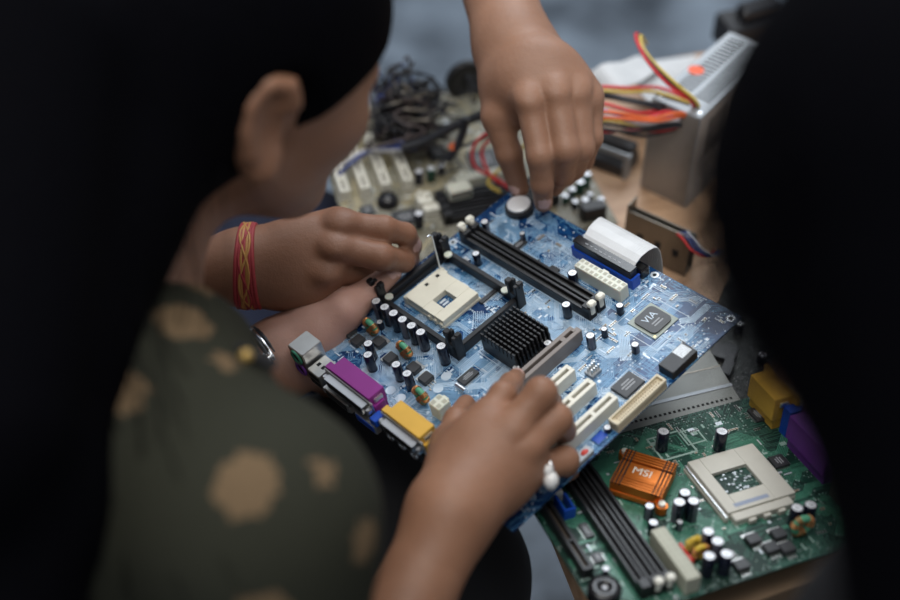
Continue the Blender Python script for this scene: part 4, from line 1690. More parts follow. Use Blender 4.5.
# small loose hardware on the wood
br = thing('adapter_module', 'small black module in a steel frame on the wood beside the upper hand', 'computer part', (0.150, 0.212, 0), -0.55)
m = MB()
m.box(-24, 24, -4, 30, 0, 12, M['chip'], 2)
m.box(-24, 24, 10, 24, 12, 26, M['chip'], 2)
m.obj('body', br)
m = MB()
m.box(-26, -22, -6, 30, 0, 30, M['steel'], .6)
m.box(22, 26, -6, 6, 0, 24, M['steel'], .6)
m.box(-26, 26, -6, -3, 24, 30, M['steel'], .5)
m.obj('bracket', br)

brk = thing('drive_bracket', 'upright bent steel bracket beside the ribbon cable', 'bracket', (0.181, 0.079, 0), -0.62)
m = MB()
m.box(-30, 34, 0, 1.6, 0, 46, M['steeldull'], .4)
m.box(-30, 34, 14, 15.6, 0, 40, M['steeldull'], .4)
m.box(-30, 34, 0, 15.6, 0, 1.6, M['steeldull'])
m.box(-30, -28.4, 0, 15.6, 0, 52, M['steeldull'], .3)
m.obj('plate', brk)
m = MB()
for i in range(3):
    m.cyl((-14 + i * 18, 1.2, 0), 0.01, .01, M['dark'], 6)
    m.box(-17 + i * 18, -11 + i * 18, -.3, 0, 18, 26, M['dark'])
m.obj('bracket_hole', brk)

# dark scrap board on the right, with its connectors
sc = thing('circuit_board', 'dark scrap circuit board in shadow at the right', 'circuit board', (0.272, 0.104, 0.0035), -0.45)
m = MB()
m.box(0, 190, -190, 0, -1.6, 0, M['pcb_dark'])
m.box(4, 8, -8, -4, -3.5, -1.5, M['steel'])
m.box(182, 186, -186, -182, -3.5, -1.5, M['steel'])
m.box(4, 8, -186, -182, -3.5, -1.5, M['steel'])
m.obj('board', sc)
rr = random.Random(77)
for i in range(16):
    u, v = rr.uniform(10, 175), rr.uniform(10, 175)
    chip(sc, u, v, rr.uniform(8, 20), rr.uniform(8, 18), rr.uniform(2, 7), pins='v', printed=False)
for i in range(14):
    capacitor(sc, rr.uniform(8, 180), rr.uniform(8, 180), 4, rr.uniform(9, 15))
for i in range(3):
    slot(sc, 60 + i * 20, 69 + i * 20, 90, 170, 11, 'black', 'expansion_slot')
m = MB()
m.box(10, 46, -30, -16, 0, 12, M['nylon'], 1)
m.obj('power_connector', sc)
wb = thing('wire_bundle', 'red and blue wires lying right of the steel bracket', 'wires', tuple(P(690, 246, 1.07)))
wb_o = np.array(wb.location)
for (mt, dx) in (('redwire', 0), ('bluewire', 5), ('bluewire', 9), ('whitewire', 12)):
    q = MB(1)
    q.tube([tuple(p_ - wb_o) for p_ in spline([P(676 + dx, 232, 1.09), P(684 + dx, 240, 1.08), P(692 + dx, 250, 1.07), P(706 + dx, 256, 1.07), P(716 + dx, 250, 1.08)], 6)], 0.0013, M[mt], 6)
    q.obj('wire', wb)['label'] = mt.replace('wire', ' wire')

# tangle of thin wires behind the seated woman's face
q = MB(1)
rr = random.Random(5)
for i in range(84):
    c0 = np.array([rr.gauss(410, 20), rr.gauss(112, 21), rr.uniform(1.20, 1.235)])
    pts_ = []
    for j in range(6):
        pts_.append(P(c0[0] + rr.gauss(0, 13), c0[1] + rr.gauss(0, 11), c0[2] + rr.uniform(-.015, .015)))
    q.tube(spline(pts_, 6), rr.choice((.0009, .0013, .0017)), rr.choice((M['blackwire'], M['blackwire'], M['blackwire'], M['brownwire'], M['brownwire'], M['steeldull'], M['bluewire'])), 5)
tag(q.obj('wire_tangle'), 'dark tangle of thin wires at the back left of the table', 'wires', kind='stuff')
q = MB(1)
q.tube(spline([P(388, 70, 1.33), P(398, 84, 1.33), P(410, 96, 1.32), P(420, 112, 1.31), P(426, 124, 1.3)], 6), 0.0035, M['blackwire'], 8)
tag(q.obj('cable_end'), 'stiff dark cable rising above the wire tangle', 'cable')

# round black speaker-like hub and dark boxes at the far edge
fan = thing('round_speaker', 'small round black ring standing upright at the far edge of the table', 'speaker', tuple(P(467, 103, 1.31) * np.array([1, 1, 0])), 0.28)
m = MB()
ringp = [(19 * math.cos(2 * PI * i / 30), 0, 21 + 19 * math.sin(2 * PI * i / 30)) for i in range(30)]
m.tube(ringp, 5, M['black'], 10, closed=True)
m.add([(17 * math.cos(2 * PI * i / 30), -1, 21 + 17 * math.sin(2 * PI * i / 30)) for i in range(30)], [tuple(range(30))], M['chip'])
m.box(-9, 9, -5, 6, 0, 4, M['black'], 1)
m.obj('rim', fan)
m = MB()
m.ball((0, -1, 21), 6, M['dark'], 14, (1, .5, 1))
m.obj('cone', fan)
bxs = thing('adapter_box', 'black adapter box behind the grey power supply', 'adapter', tuple(P(748, 62, 1.40) * np.array([1, 1, 0])), 0.3)
m = MB()
m.box(-40, 40, -22, 22, 0, 30, M['black'], 3)
m.box(-22, 26, -12, 12, 30, 44, M['blackgloss'], 3)
m.obj('case', bxs)
m = MB()
m.tube(spline([(36, 0, 16), (52, 4, 14), (66, 16, 6), (90, 20, 5)], 6), 3, M['blackwire'], 8)
m.obj('cord', bxs)
st = thing('stool', 'wooden stool standing on the floor behind the table', 'stool', (0.79, 1.06, -0.72), 0.2)
m = MB()
m.box(-170, 170, -150, 150, 430, 460, wood, 4)
m.obj('seat', st)
for (x, y) in ((-140, -120), (140, -120), (-140, 120), (140, 120)):
    m = MB()
    m.box(x - 18, x + 18, y - 18, y + 18, 0, 431, wood, 3)
    m.obj('leg', st)
#PEOPLE

# ================================================================== PEOPLE


def nrm(v):
    v = np.array(v, float)
    return v / np.linalg.norm(v)


def cam_dir(r, u, tov):
    """direction given as right, up, towards the viewer"""
    return nrm(RIGHT * r + UP * u - FWD * tov)


def finger(pts, radii, k=0.004):
    g = []
    for i in range(len(pts) - 1):
        g.append(cone(pts[i], pts[i + 1], radii[i], radii[i + 1], k))
    return (0.0025, k, g)


def hand_surface(fingers, palm, forearm, vox=0.0015, creases=(), extra=()):
    groups = [(0.0, 0.016, palm + forearm)]
    for (pts, radii, mk) in fingers:
        t = finger(pts, radii)
        groups.append((mk, t[1], t[2]))
    for g in extra:
        groups.append(g)
    if creases:
        groups.append((-0.0015, 0.0, list(creases)))
    V, Q = sdf_surface(groups, vox)
    return relax(V, Q, 2, 0.5), Q


def knuckle_folds(p_prev, p, p_next, r, out, n=3):
    """thin carved lines across the back of a finger joint"""
    out, p_prev, p, p_next = map(lambda q: np.array(q, float), (out, p_prev, p, p_next))
    ax = nrm(p_next - p_prev)
    o = nrm(out - ax * (out @ ax))
    w = np.cross(ax, o)
    g = []
    for i in range(n):
        c = p + ax * (i - (n - 1) / 2) * 0.0028 + o * (r + 0.0001)
        g.append(cone(c - w * r * .5 - o * r * .12, c + w * r * .5 - o * r * .12, 0.0006))
        g.append(cone(c - w * r * .3, c + w * r * .3, 0.0006))
    return g


def head_frame(f, h):
    f = nrm(f)
    h = np.array(h, float)
    h = nrm(h - f * (h @ f))
    r = np.cross(f, h)
    return f, h, r


def head_groups(C, f, h, r):
    """skull, face, ears as blended primitives; f faces, h up, r to the right ear"""
    A = np.array([f, h, r])

    def q(a, b, c):
        return C + (f * a + h * b + r * c) / 1000.0
    g = [(0.0, 0.022, [
        ell(q(-8, 18, 0), (.094, .086, .074), A),
        ell(q(28, -18, 0), (.060, .078, .062), A),
        ell(q(38, -66, 0), (.046, .040, .050), A),
        cone(q(2, -52, 48), q(58, -92, 16), .017, .018),
        cone(q(2, -52, -48), q(58, -92, -16), .017, .018),
        ell(q(72, -98, 0), (.018, .016, .022), A),
        ell(q(56, -30, 34), (.030, .026, .024), A),
        ell(q(56, -30, -34), (.030, .026, .024), A),
        ell(q(74, 6, 24), (.014, .008, .024), A, .012),
        ell(q(74, 6, -24), (.014, .008, .024), A, .012),
    ])]
    g.append((0.008, 0.008, [cone(q(84, 0, 0), q(102, -36, 0), .007, .010), cone(q(92, -40, 10), q(90, -40, -10), .009, .009)]))
    g.append((-0.006, 0.004, [ell(q(90, -10, 30), (.014, .010, .017), A), ell(q(90, -10, -30), (.014, .010, .017), A)]))
    g.append((0.002, 0.0, [ell(q(74, -11, 30), (.012, .012, .014), A), ell(q(74, -11, -30), (.012, .012, .014), A)]))
    g.append((0.005, 0.004, [ell(q(87, -63, 0), (.010, .006, .024), A), ell(q(86, -72, 0), (.010, .007, .020), A)]))
    for s in (1, -1):
        rim = [(-2, -2), (2, 18), (-4, 28), (-16, 29), (-25, 17), (-25, 0), (-18, -16), (-9, -29), (-1, -30), (1, -20)]
        prs = []
        for i in range(len(rim) - 1):
            a, b = rim[i], rim[i + 1]
            oa = 14 if i >= 1 else 3
            lo = 9 if i > 5 else 15
            prs.append(cone(q(a[0] - 6, a[1] - 8, s * (72 + min(lo, oa))), q(b[0] - 6, b[1] - 8, s * (72 + lo)), .0052 if i < 6 else .0068))
        prs.append(ell(q(-17, -8, s * 78), (.019, .027, .006), A))
        g.append((0.006, 0.006, prs))
        g.append((-0.004, 0.003, [ell(q(-11, -10, s * 90), (.007, .012, .010), A), ell(q(-18, 4, s * 91), (.006, .014, .006), A)]))
    return g, q, A


def hair_groups(q, A, window=True):
    g = [(0.0, 0.02, [ell(q(-10, 22, 0), (.108, .097, .086), A), ell(q(-52, -10, 0), (.062, .085, .072), A)])]
    if window:
        g.append((-0.012, 0.01, [ell(q(82, -62, 0), (.088, .082, .140), A), ell(q(-8, -16, 88), (.030, .040, .026), A), ell(q(-8, -16, -88), (.030, .040, .026), A),
                                  ell(q(10, -120, 0), (.075, .075, .090), A)]))
    return g


def strands(mb_, roots, n, rnd, length, r, wig, mt, droop=0.4, curl=0.0):
    for i in range(n):
        p, d = roots(rnd)
        p = np.array(p, float)
        d = nrm(d)
        side = nrm(np.cross(d, [rnd.gauss(0, 1), rnd.gauss(0, 1), rnd.gauss(0, 1)]))
        s2 = np.cross(d, side)
        L_ = length * rnd.uniform(.5, 1.15)
        pts = []
        ph = rnd.uniform(0, 6.28)
        for j in range(15):
            t = j / 14
            a = ph + t * curl
            pts.append(p + d * L_ * t + np.array([0, 0, -1]) * droop * L_ * t * t + side * wig * math.sin(a) * t ** .5 + s2 * wig * math.cos(a) * t ** .5)
        mb_.tube([tuple(x) for x in pts], [r * (1 - .6 * j / 14) for j in range(15)], mt, 4)


def mesh_from(name, VQ, mats, parent, label=None, spots=()):
    o = body_obj(name, [VQ], mats, parent, spots)
    if label: o['label'] = label
    return o


def ring_band(mb_, c, axis, R, r, mt, n=26, sc=1.0, side=None):
    axis = nrm(axis)
    a = nrm(np.cross(axis, [0.3, 0.2, 1])) if side is None else nrm(np.array(side) - axis * (np.array(side) @ axis))
    b = np.cross(axis, a)
    mb_.tube([tuple(np.array(c) + a * R * math.cos(2 * PI * i / n) + b * R * sc * math.sin(2 * PI * i / n)) for i in range(n)], r, mt, 8, closed=True)


def spotted_cloth():
    m, nt, b = nt_new('olive_cloth_with_gold_spots')
    N, L = nt.nodes, nt.links
    tc = N.new('ShaderNodeTexCoord')
    nz = N.new('ShaderNodeTexNoise')
    nz.inputs['Scale'].default_value = 160
    L.new(tc.outputs['Object'], nz.inputs['Vector'])
    ad = N.new('ShaderNodeMix')
    ad.data_type = 'VECTOR'
    ad.inputs[0].default_value = 0.012
    L.new(tc.outputs['Object'], ad.inputs[4])
    L.new(nz.outputs['Color'], ad.inputs[5])
    vo = N.new('ShaderNodeTexVoronoi')
    vo.inputs['Scale'].default_value = 20
    vo.inputs['Randomness'].default_value = 0.55
    L.new(ad.outputs[1], vo.inputs['Vector'])
    lt = N.new('ShaderNodeMath')
    lt.operation = 'LESS_THAN'
    lt.inputs[1].default_value = 0.31
    L.new(vo.outputs['Distance'], lt.inputs[0])
    n2 = N.new('ShaderNodeTexNoise')
    n2.inputs['Scale'].default_value = 420
    L.new(tc.outputs['Object'], n2.inputs['Vector'])
    mg = N.new('ShaderNodeMix')
    mg.data_type = 'RGBA'
    mg.inputs[6].default_value = (0.10, 0.066, 0.036, 1)
    mg.inputs[7].default_value = (0.16, 0.108, 0.062, 1)
    L.new(n2.outputs['Fac'], mg.inputs[0])
    mo = N.new('ShaderNodeMix')
    mo.data_type = 'RGBA'
    mo.inputs[6].default_value = (0.018, 0.0185, 0.0125, 1)
    mo.inputs[7].default_value = (0.028, 0.029, 0.020, 1)
    L.new(n2.outputs['Fac'], mo.inputs[0])
    mx = N.new('ShaderNodeMix')
    mx.data_type = 'RGBA'
    L.new(lt.outputs[0], mx.inputs[0])
    L.new(mo.outputs[2], mx.inputs[6])
    L.new(mg.outputs[2], mx.inputs[7])
    L.new(mx.outputs[2], b.inputs['Base Color'])
    b.inputs['Roughness'].default_value = 0.85
    b.inputs['Specular IOR Level'].default_value = 0.15
    return m


M['olive'] = spotted_cloth()
VT = -FWD   # towards the viewer

# ------------------------------------------------------------------ seated woman, near left
wo = thing('person', 'woman seated at the left in an olive gold-spotted blouse, holding the blue motherboard', 'person', tuple(np.array([-0.36, -0.40, -0.27])))
bpy.context.view_layer.update()
C = P(227, 46, 0.748)
f_, h_, r_ = head_frame(cam_dir(.78, .10, -.62), cam_dir(.28, .80, .52))
hg, q, A = head_groups(C, f_, h_, r_)
neck0, neck1 = q(-22, -62, 0), P(84, 322, 0.742)
pelvis = np.array([-0.36, -0.40, -0.17])
rsh, rel, rwr = P(258, 518, 0.635), P(300, 850, 0.72), P(452, 512, 0.803)
lsh, lel, lwr = P(95, 205, 0.83), P(110, 455, 0.95), P(279, 356, 1.000)
hipR, hipL = pelvis + np.array([.05, -.10, 0]), pelvis + np.array([-.02, .10, 0])
kneeR, kneeL = P(436, 578, 1.01), P(345, 480, 1.06)
footR, footL = kneeR + np.array([-.02, -.03, -.58]), kneeL + np.array([-.02, 0, -.56])
footR[2] = footL[2] = -0.66
coarse = hg + [(0.03, 0.03, [cone(neck0, neck1, .044, .050)]),
               (0.03, 0.03, [cone(P(105, 475, .715), pelvis + np.array([0, 0, .10]), .082, .11), cone(neck1, P(105, 475, .715), .05, .07), cone(P(150, 365, .74), rsh, .036, .042), cone(P(140, 350, .76), lsh, .036, .042),
                             ell(pelvis, (.13, .14, .11))]),
               (0.03, 0.03, [cone(rsh, rel, .043, .036), cone(lsh, lel, .043, .036)]),
               (0.03, 0.03, [cone(hipR, kneeR, .072, .050), cone(hipL, kneeL, .072, .050), cone(kneeR, footR, .046, .034), cone(kneeL, footL, .046, .034),
                             cone(footR, footR + np.array([.13, .03, -.02]), .034, .026), cone(footL, footL + np.array([.13, .05, -.02]), .034, .026)])]
Vc, Qc = sdf_surface(coarse, 0.0042)
Vc = relax(Vc, Qc, 2)

# right hand, knuckles up, gripping the graphics slot
iM, iP, iD, iT = P(488, 418, .836), P(503, 395, .842), P(511, 384, .868), P(517, 376, .899)
mM, mP, mD, mT = P(512, 428, .824), P(541, 393, .826), P(549, 404, .862), P(544, 416, .885)
gM, gP, gD, gT = P(527, 446, .824), P(557, 419, .832), P(563, 430, .864), P(556, 441, .884)
pM, pP, pD, pT = P(531, 470, .830), P(565, 460, .842), P(567, 469, .868), P(558, 476, .882)
tM, tI, tT = P(448, 444, .848), P(457, 420, .868), P(466, 404, .892)
palm = [cone(rwr, P(484, 425, .842), .0215, .0135), cone(rwr, P(508, 434, .830), .0215, .0145), cone(rwr, P(523, 450, .828), .021, .0145),
        cone(rwr, P(527, 470, .834), .020, .0135), ell(P(485, 462, .826), (.030, .034, .015), [RIGHT, UP, FWD]),
        cone(P(452, 490, .815), tM, .018, .0125)]
fore = [cone(rwr + UP * -.002 + RIGHT * -.008, rel, .019, .029), cone(rwr + RIGHT * .006, rel, .019, .029)]
fing = [([iM, iP, iD, iT], [.0112, .0092, .0078, .0062], .005), ([mM, mP, mD, mT], [.0118, .0106, .0088, .0074], .003),
        ([gM, gP, gD, gT], [.0116, .0102, .0086, .0072], .003), ([pM, pP, pD, pT], [.0106, .0092, .0080, .0068], .003),
        ([tM, tI, tT], [.0112, .0090, .0070], .005)]
cre = knuckle_folds(iM, iP, iD, .0102, VT + UP * .4) + knuckle_folds(mM, mP, mD, .0112, VT + UP * .6) + knuckle_folds(gM, gP, gD, .0106, VT + UP * .6)
bumps = [(0.008, 0.0, [ell(P(489, 415, .831), (.010, .010, .007)), ell(P(514, 426, .818), (.010, .010, .007)), ell(P(529, 443, .818), (.010, .010, .007))])]
Rh = hand_surface(fing, palm, fore, extra=bumps)

# left hand: thumb over the board's corner, palm and fingers beneath it
t0, t1, t2, t3 = P(316, 330, .998), P(344, 310, .988), P(371, 290, 1.001), P(392, 273, 1.005)
lpalm = [cone(lwr, t0, .025, .023), cone(t0, t1, .023, .0155), cone(lwr, P(322, 372, 1.035), .024, .016), cone(lwr, P(345, 352, 1.045), .022, .016),
         ell(P(318, 342, 1.015), (.030, .030, .018), [RIGHT, UP, FWD])]
lfing = [([t1, t2, t3], [.0148, .0112, .0080], .008)]
for (a, b, c) in (((345, 350, 1.045), (385, 345, 1.085), (410, 355, 1.075)), ((340, 360, 1.045), (378, 368, 1.075), (402, 380, 1.06)),
                  ((332, 370, 1.04), (366, 388, 1.06), (388, 402, 1.045)), ((322, 378, 1.035), (345, 402, 1.045), (362, 416, 1.035))):
    lfing.append(([P(*a), P(*b), P(*c)], [.0105, .0092, .0074], .006))
lfore = [cone(lwr, lel, .026, .036), cone(lwr + UP * -.012, lel, .023, .034)]
lcre = [cone(P(350, 306, .973), P(366, 300, .985), .0009), cone(P(362, 286, .985), P(372, 297, .99), .0007)]
Lh = hand_surface(lfing, lpalm, lfore)
sp = [(P(396, 269, .999), cam_dir(.5, .7, .3), .0085, 1)]
sp.append((P(517, 372, .894), cam_dir(.1, .5, 1), .0052, 1))
body_obj('body', [(Vc, Qc), Rh, Lh], [M['skin_palm'], M['nail']], wo, sp)

# hair: cap and long fall on the near side
hgr = hair_groups(q, A)
fall = [P(118, 70, .70), P(62, 220, .665), P(30, 350, .63), P(8, 500, .60), P(-10, 680, .59)]
rad = [.080, .056, .044, .042, .038]
hgr.append((0.03, 0.03, [cone(fall[i], fall[i + 1], rad[i], rad[i + 1]) for i in range(4)] + [ell(P(110, 10, .70), (.08, .08, .08))]))
hgr.append((0.02, 0.02, [cone(P(-40, 60, .62), P(-60, 420, .56), .08, .06)]))
Vh, Qh = sdf_surface(hgr, 0.0042)
rng = np.random.RandomState(3)
Vh = relax(Vh, Qh, 3)
mesh_from('hair', (Vh, Qh), [M['hair']], wo, 'long black hair')
mb = MB(1)
rr = random.Random(2)


def wroot(rnd):
    i = rnd.randrange(4)
    t = rnd.random()
    c = fall[i] * (1 - t) + fall[i + 1] * t
    R_ = rad[i] * (1 - t) + rad[i + 1] * t
    return c + RIGHT * R_ * .95 + VT * rnd.uniform(-.02, .03), (fall[i + 1] - fall[i]) + RIGHT * rnd.uniform(-.02, .05)


strands(mb, wroot, 46, rr, .14, .0005, .006, M['hair'], .2, 5)
base_inv = np.array(wo.location)
mb.v = [tuple(np.array(v) - base_inv) for v in mb.v]
mb.obj('hair_strands', wo)
mb = MB(1)   # eyebrow and lashes
for s in (1, -1):
    mb.tube([tuple(q(82, 8, s * 14)), tuple(q(86, 12, s * 26)), tuple(q(78, 12, s * 40)), tuple(q(68, 7, s * 50))], [.002, .0032, .003, .0014], M['hair'], 6)
    for i in range(9):
        a = 20 + i * 2.6
        mb.tube([tuple(q(86 - abs(i - 4) * .7, -8, s * a)), tuple(q(92 - abs(i - 4) * .5, -6, s * a)), tuple(q(95 - abs(i - 4) * .5, -2, s * (a + 1)))], .0005, M['hair'], 4)
mb.v = [tuple(np.array(v) - base_inv) for v in mb.v]
mb.obj('eyebrow', wo)

# blouse
bl = [(0.0, 0.035, [cone(P(85, 490, .70), pelvis + np.array([0.02, 0, .08]), .100, .150), cone(P(150, 385, .715), rsh, .044, .055), cone(P(140, 350, .745), lsh, .042, .054),
                   cone(rsh, rsh * .45 + rel * .55, .055, .050), cone(lsh, lsh * .4 + lel * .6, .058, .046), cone(P(150, 412, .70), P(170, 500, .76), .058, .075),
                   cone(P(165, 338, .722), P(190, 360, .74), .026, .032)])]
# carve the neck opening
bl.append((-0.012, 0.0, [cone(neck1 + (neck0 - neck1) * -.15, neck0 + (neck0 - neck1) * .6, .056, .072)]))
Vb, Qb = sdf_surface(bl, 0.0045)
Vb = relax(Vb, Qb, 2)
mesh_from('blouse', (Vb, Qb), [M['olive']], wo, 'olive blouse with gold spots')
mb = MB(1)
mb.tube(spline([P(212, 335, .70), P(228, 346, .685), P(246, 352, .67), P(268, 362, .668), P(276, 366, .668)], 6), [.0035] * 25, M['blackcloth'], 8)
mb.tube(spline([P(230, 348, .682), P(240, 360, .672), P(246, 372, .668)], 6), .003, M['blackcloth'], 8)
for c_ in ((246, 356, .664), (309, 411, .672)):
    mb.ball(tuple(P(*c_)), .0042, M['bead'], 12)
for i in range(6):
    mb.ball(tuple(P(208 + i * 2.2, 297 + i * 5.5, .712)), .0026, M['bead'], 8)
mb.v = [tuple(np.array(v) - base_inv) for v in mb.v]
mb.obj('tassel', wo)['label'] = 'black tassel cord with gold beads'
# trousers
tr = [(0.0, 0.06, [ell(pelvis, (.15, .16, .12)), cone(hipR, kneeR, .092, .064), cone(hipL, kneeL, .092, .064), cone(kneeR, footR + np.array([0, 0, .05]), .062, .050), cone(kneeL, footL + np.array([0, 0, .05]), .062, .050)])]
Vt, Qt = sdf_surface(tr, 0.007)
mesh_from('trousers', (relax(Vt, Qt, 2), Qt), [M['blackcloth']], wo, 'black trousers')
# ring with a pearl, watch
mb = MB(1)
ring_c = pM * .62 + pP * .38 + UP * -.002
ring_band(mb, ring_c, pP - pM, .0108, .0015, M['silver'])
mb.ball(tuple(P(551, 480, .823)), .0062, M['pearl'], 16, (.85, 1, 1))
mb.ball(tuple(P(548, 470, .822)), .0040, M['pearl'], 12, (.9, 1, 1))
mb.v = [tuple(np.array(v) - base_inv) for v in mb.v]
mb.obj('ring', wo)['label'] = 'silver ring with a pearl'
mb = MB(1)
wc = lwr + (lel - lwr) * .07
for k in range(3):
    ring_band(mb, wc + nrm(lel - lwr) * .003 * (k - 1), lel - lwr, .0290, .0022, M['blackwire'] if k != 1 else M['silver'], 30, 1.05)
mb.ball(tuple(P(268, 357, .972)), .0085, M['silver'], 16, (1, 1, .8))
mb.v = [tuple(np.array(v) - base_inv) for v in mb.v]
mb.obj('watch', wo)['label'] = 'silver wristwatch'

# ------------------------------------------------------------------ person with the red thread, behind the woman
pe = thing('person', 'person with a red thread round the wrist, hand at the left of the blue board', 'person', (-0.62, 0.02, -0.27))
bpy.context.view_layer.update()
base_inv2 = np.array(pe.location)
wr2 = P(243, 266, .992)
el2 = P(40, 300, 1.02)
sh2 = np.array([-0.60, 0.13, 0.27])
nk2 = np.array([-0.60, -0.04, 0.33])
pel2 = np.array([-0.62, 0.02, -0.17])
C2 = np.array([-0.57, -0.04, 0.47])
f2, h2, r2 = head_frame([.80, -.05, -.60], [.5, 0, .85])
hg2, q2, A2 = head_groups(C2, f2, h2, r2)
sh2b = np.array([-0.60, -0.20, 0.27])
kn2a, kn2b = np.array([-0.15, 0.20, -0.125]), np.array([-0.22, 0.04, -0.14])
ft2a, ft2b = np.array([-0.19, 0.12, -0.66]), np.array([-0.21, -0.06, -0.66])
coarse = hg2 + [(0.03, 0.03, [cone(q2(-20, -62, 0), nk2, .052, .058)]),
                (0.05, 0.08, [cone(nk2 + np.array([0, 0, -.06]), pel2, .10, .12), cone(nk2 + np.array([0, 0, -.06]), sh2, .06, .045), cone(nk2 + np.array([0, 0, -.06]), sh2b, .06, .045)]),
                (0.03, 0.03, [cone(sh2, el2, .045, .038), cone(sh2b, np.array([-.55, -.26, .02]), .045, .038), cone(np.array([-.55, -.26, .02]), np.array([-.36, -.16, -.04]), .038, .028)]),
                (0.03, 0.03, [cone(pel2 + np.array([0, .09, 0]), kn2a, .08, .055), cone(pel2 + np.array([0, -.09, 0]), kn2b, .08, .055), cone(kn2a, ft2a, .05, .035), cone(kn2b, ft2b, .05, .035),
                              cone(ft2a, ft2a + np.array([.14, 0, -.02]), .035, .028), cone(ft2b, ft2b + np.array([.14, 0, -.02]), .035, .028)])]
V2, Q2 = sdf_surface(coarse, 0.0055)
V2 = relax(V2, Q2, 2)
aM, aP, aD, aT = P(340, 226, .985), P(384, 229, .988), P(405, 234, 1.004), P(414, 246, 1.022)
bM, bP, bD, bT = P(334, 247, .978), P(381, 257, .978), P(403, 261, 1.006), P(411, 260, 1.026)
cM, cP, cD, cT = P(326, 270, .982), P(364, 274, 1.008), P(382, 277, 1.034), P(392, 278, 1.044)
dM, dP, dD, dT = P(314, 292, .994), P(346, 299, 1.024), P(362, 298, 1.042), P(372, 296, 1.055)
palm = [cone(wr2 + UP * .007, P(336, 222, .992), .0185, .0125), cone(wr2 + UP * .004, P(330, 246, .986), .0205, .0135), cone(wr2 - UP * .005, P(322, 272, .987), .0205, .0135),
        cone(wr2 - UP * .008, P(313, 292, .994), .019, .0125), ell(P(300, 262, .985), (.032, .030, .013), [RIGHT, UP, FWD]), ell(P(285, 290, 1.0), (.026, .014, .014), [RIGHT, UP, FWD])]
fore = [cone(wr2 + UP * .007, el2, .0185, .034), cone(wr2 - UP * .007, el2, .0185, .034)]
fing = [([aM, aP, aD, aT], [.0122, .0104, .0088, .0072], .006), ([bM, bP, bD, bT], [.0122, .0106, .0090, .0074], .005),
        ([cM, cP, cD, cT], [.0118, .0100, .0084, .0070], .005), ([dM, dP, dD, dT], [.0108, .0088, .0074, .0064], .005),
        ([P(285, 285, 1.03), P(320, 292, 1.05), P(350, 285, 1.06)], [.014, .011, .009], .006)]
cre = knuckle_folds(aM, aP, aD, .0104, VT + UP * .3) + knuckle_folds(bM, bP, bD, .0106, VT + UP * .3) + knuckle_folds(cM, cP, cD, .0100, VT)
bumps = [(0.010, 0.0, [ell(P(342, 221, .977), (.010, .010, .006)), ell(P(335, 246, .970), (.010, .010, .006)), ell(P(327, 272, .974), (.010, .010, .006))])]
H2 = hand_surface(fing, palm, fore, extra=bumps)
body_obj('body', [(V2, Q2), H2], [M['skin_man'], M['nail']], pe, [(P(416, 245, 1.014), cam_dir(.6, .2, .5), .006, 1)])
Vx, Qx = sdf_surface(hair_groups(q2, A2), 0.006)
mesh_from('hair', (Vx, Qx), [M['hair']], pe, 'short black hair')
sx = [(0.0, 0.06, [cone(nk2 + np.array([0, 0, -.07]), pel2, .118, .145), cone(nk2 + np.array([0, 0, -.06]), sh2, .07, .062), cone(nk2 + np.array([0, 0, -.06]), sh2b, .07, .062),
                   cone(sh2, el2 * .9 + sh2 * .1, .060, .052), cone(sh2b, np.array([-.555, -.25, .05]), .060, .052)])]
Vx, Qx = sdf_surface(sx, 0.007)
mesh_from('shirt', (relax(Vx, Qx), Qx), [M['bluecloth']], pe, 'dark blue shirt')
tx = [(0.0, 0.05, [ell(pel2, (.15, .16, .12)), cone(pel2 + np.array([0, .09, 0]), kn2a, .096, .074), cone(pel2 + np.array([0, -.09, 0]), kn2b, .096, .074),
                   cone(kn2a, ft2a + np.array([0, 0, .05]), .072, .06), cone(kn2b, ft2b + np.array([0, 0, .05]), .072, .06)])]
Vx, Qx = sdf_surface(tx, 0.007)
mesh_from('trousers', (relax(Vx, Qx), Qx), [M['denim']], pe, 'navy denim trousers')
mb = MB(1)
bc = wr2 + RIGHT * .005
for k in range(7):
    ring_band(mb, bc + RIGHT * (-.0065 + k * .0022) + UP * .0, RIGHT + UP * (.02 * (k - 3)), .0272, .0018, M['goldthread'] if k in (2, 4) else M['thread'], 34, 1.22, side=FWD)
for k in range(3):
    a = [(bc + RIGHT * (.0042 * math.sin(2 * PI * 3 * i / 34 + k * 2)) + FWD * .0285 * math.cos(2 * PI * i / 34) + UP * .0342 * math.sin(2 * PI * i / 34)) for i in range(34)]
    mb.tube([tuple(p_) for p_ in a], .0011, M['goldthread'] if k != 1 else M['thread'], 6, closed=True)
mb.v = [tuple(np.array(v) - base_inv2) for v in mb.v]
mb.obj('bracelet', pe)['label'] = 'red and gold thread bracelet'

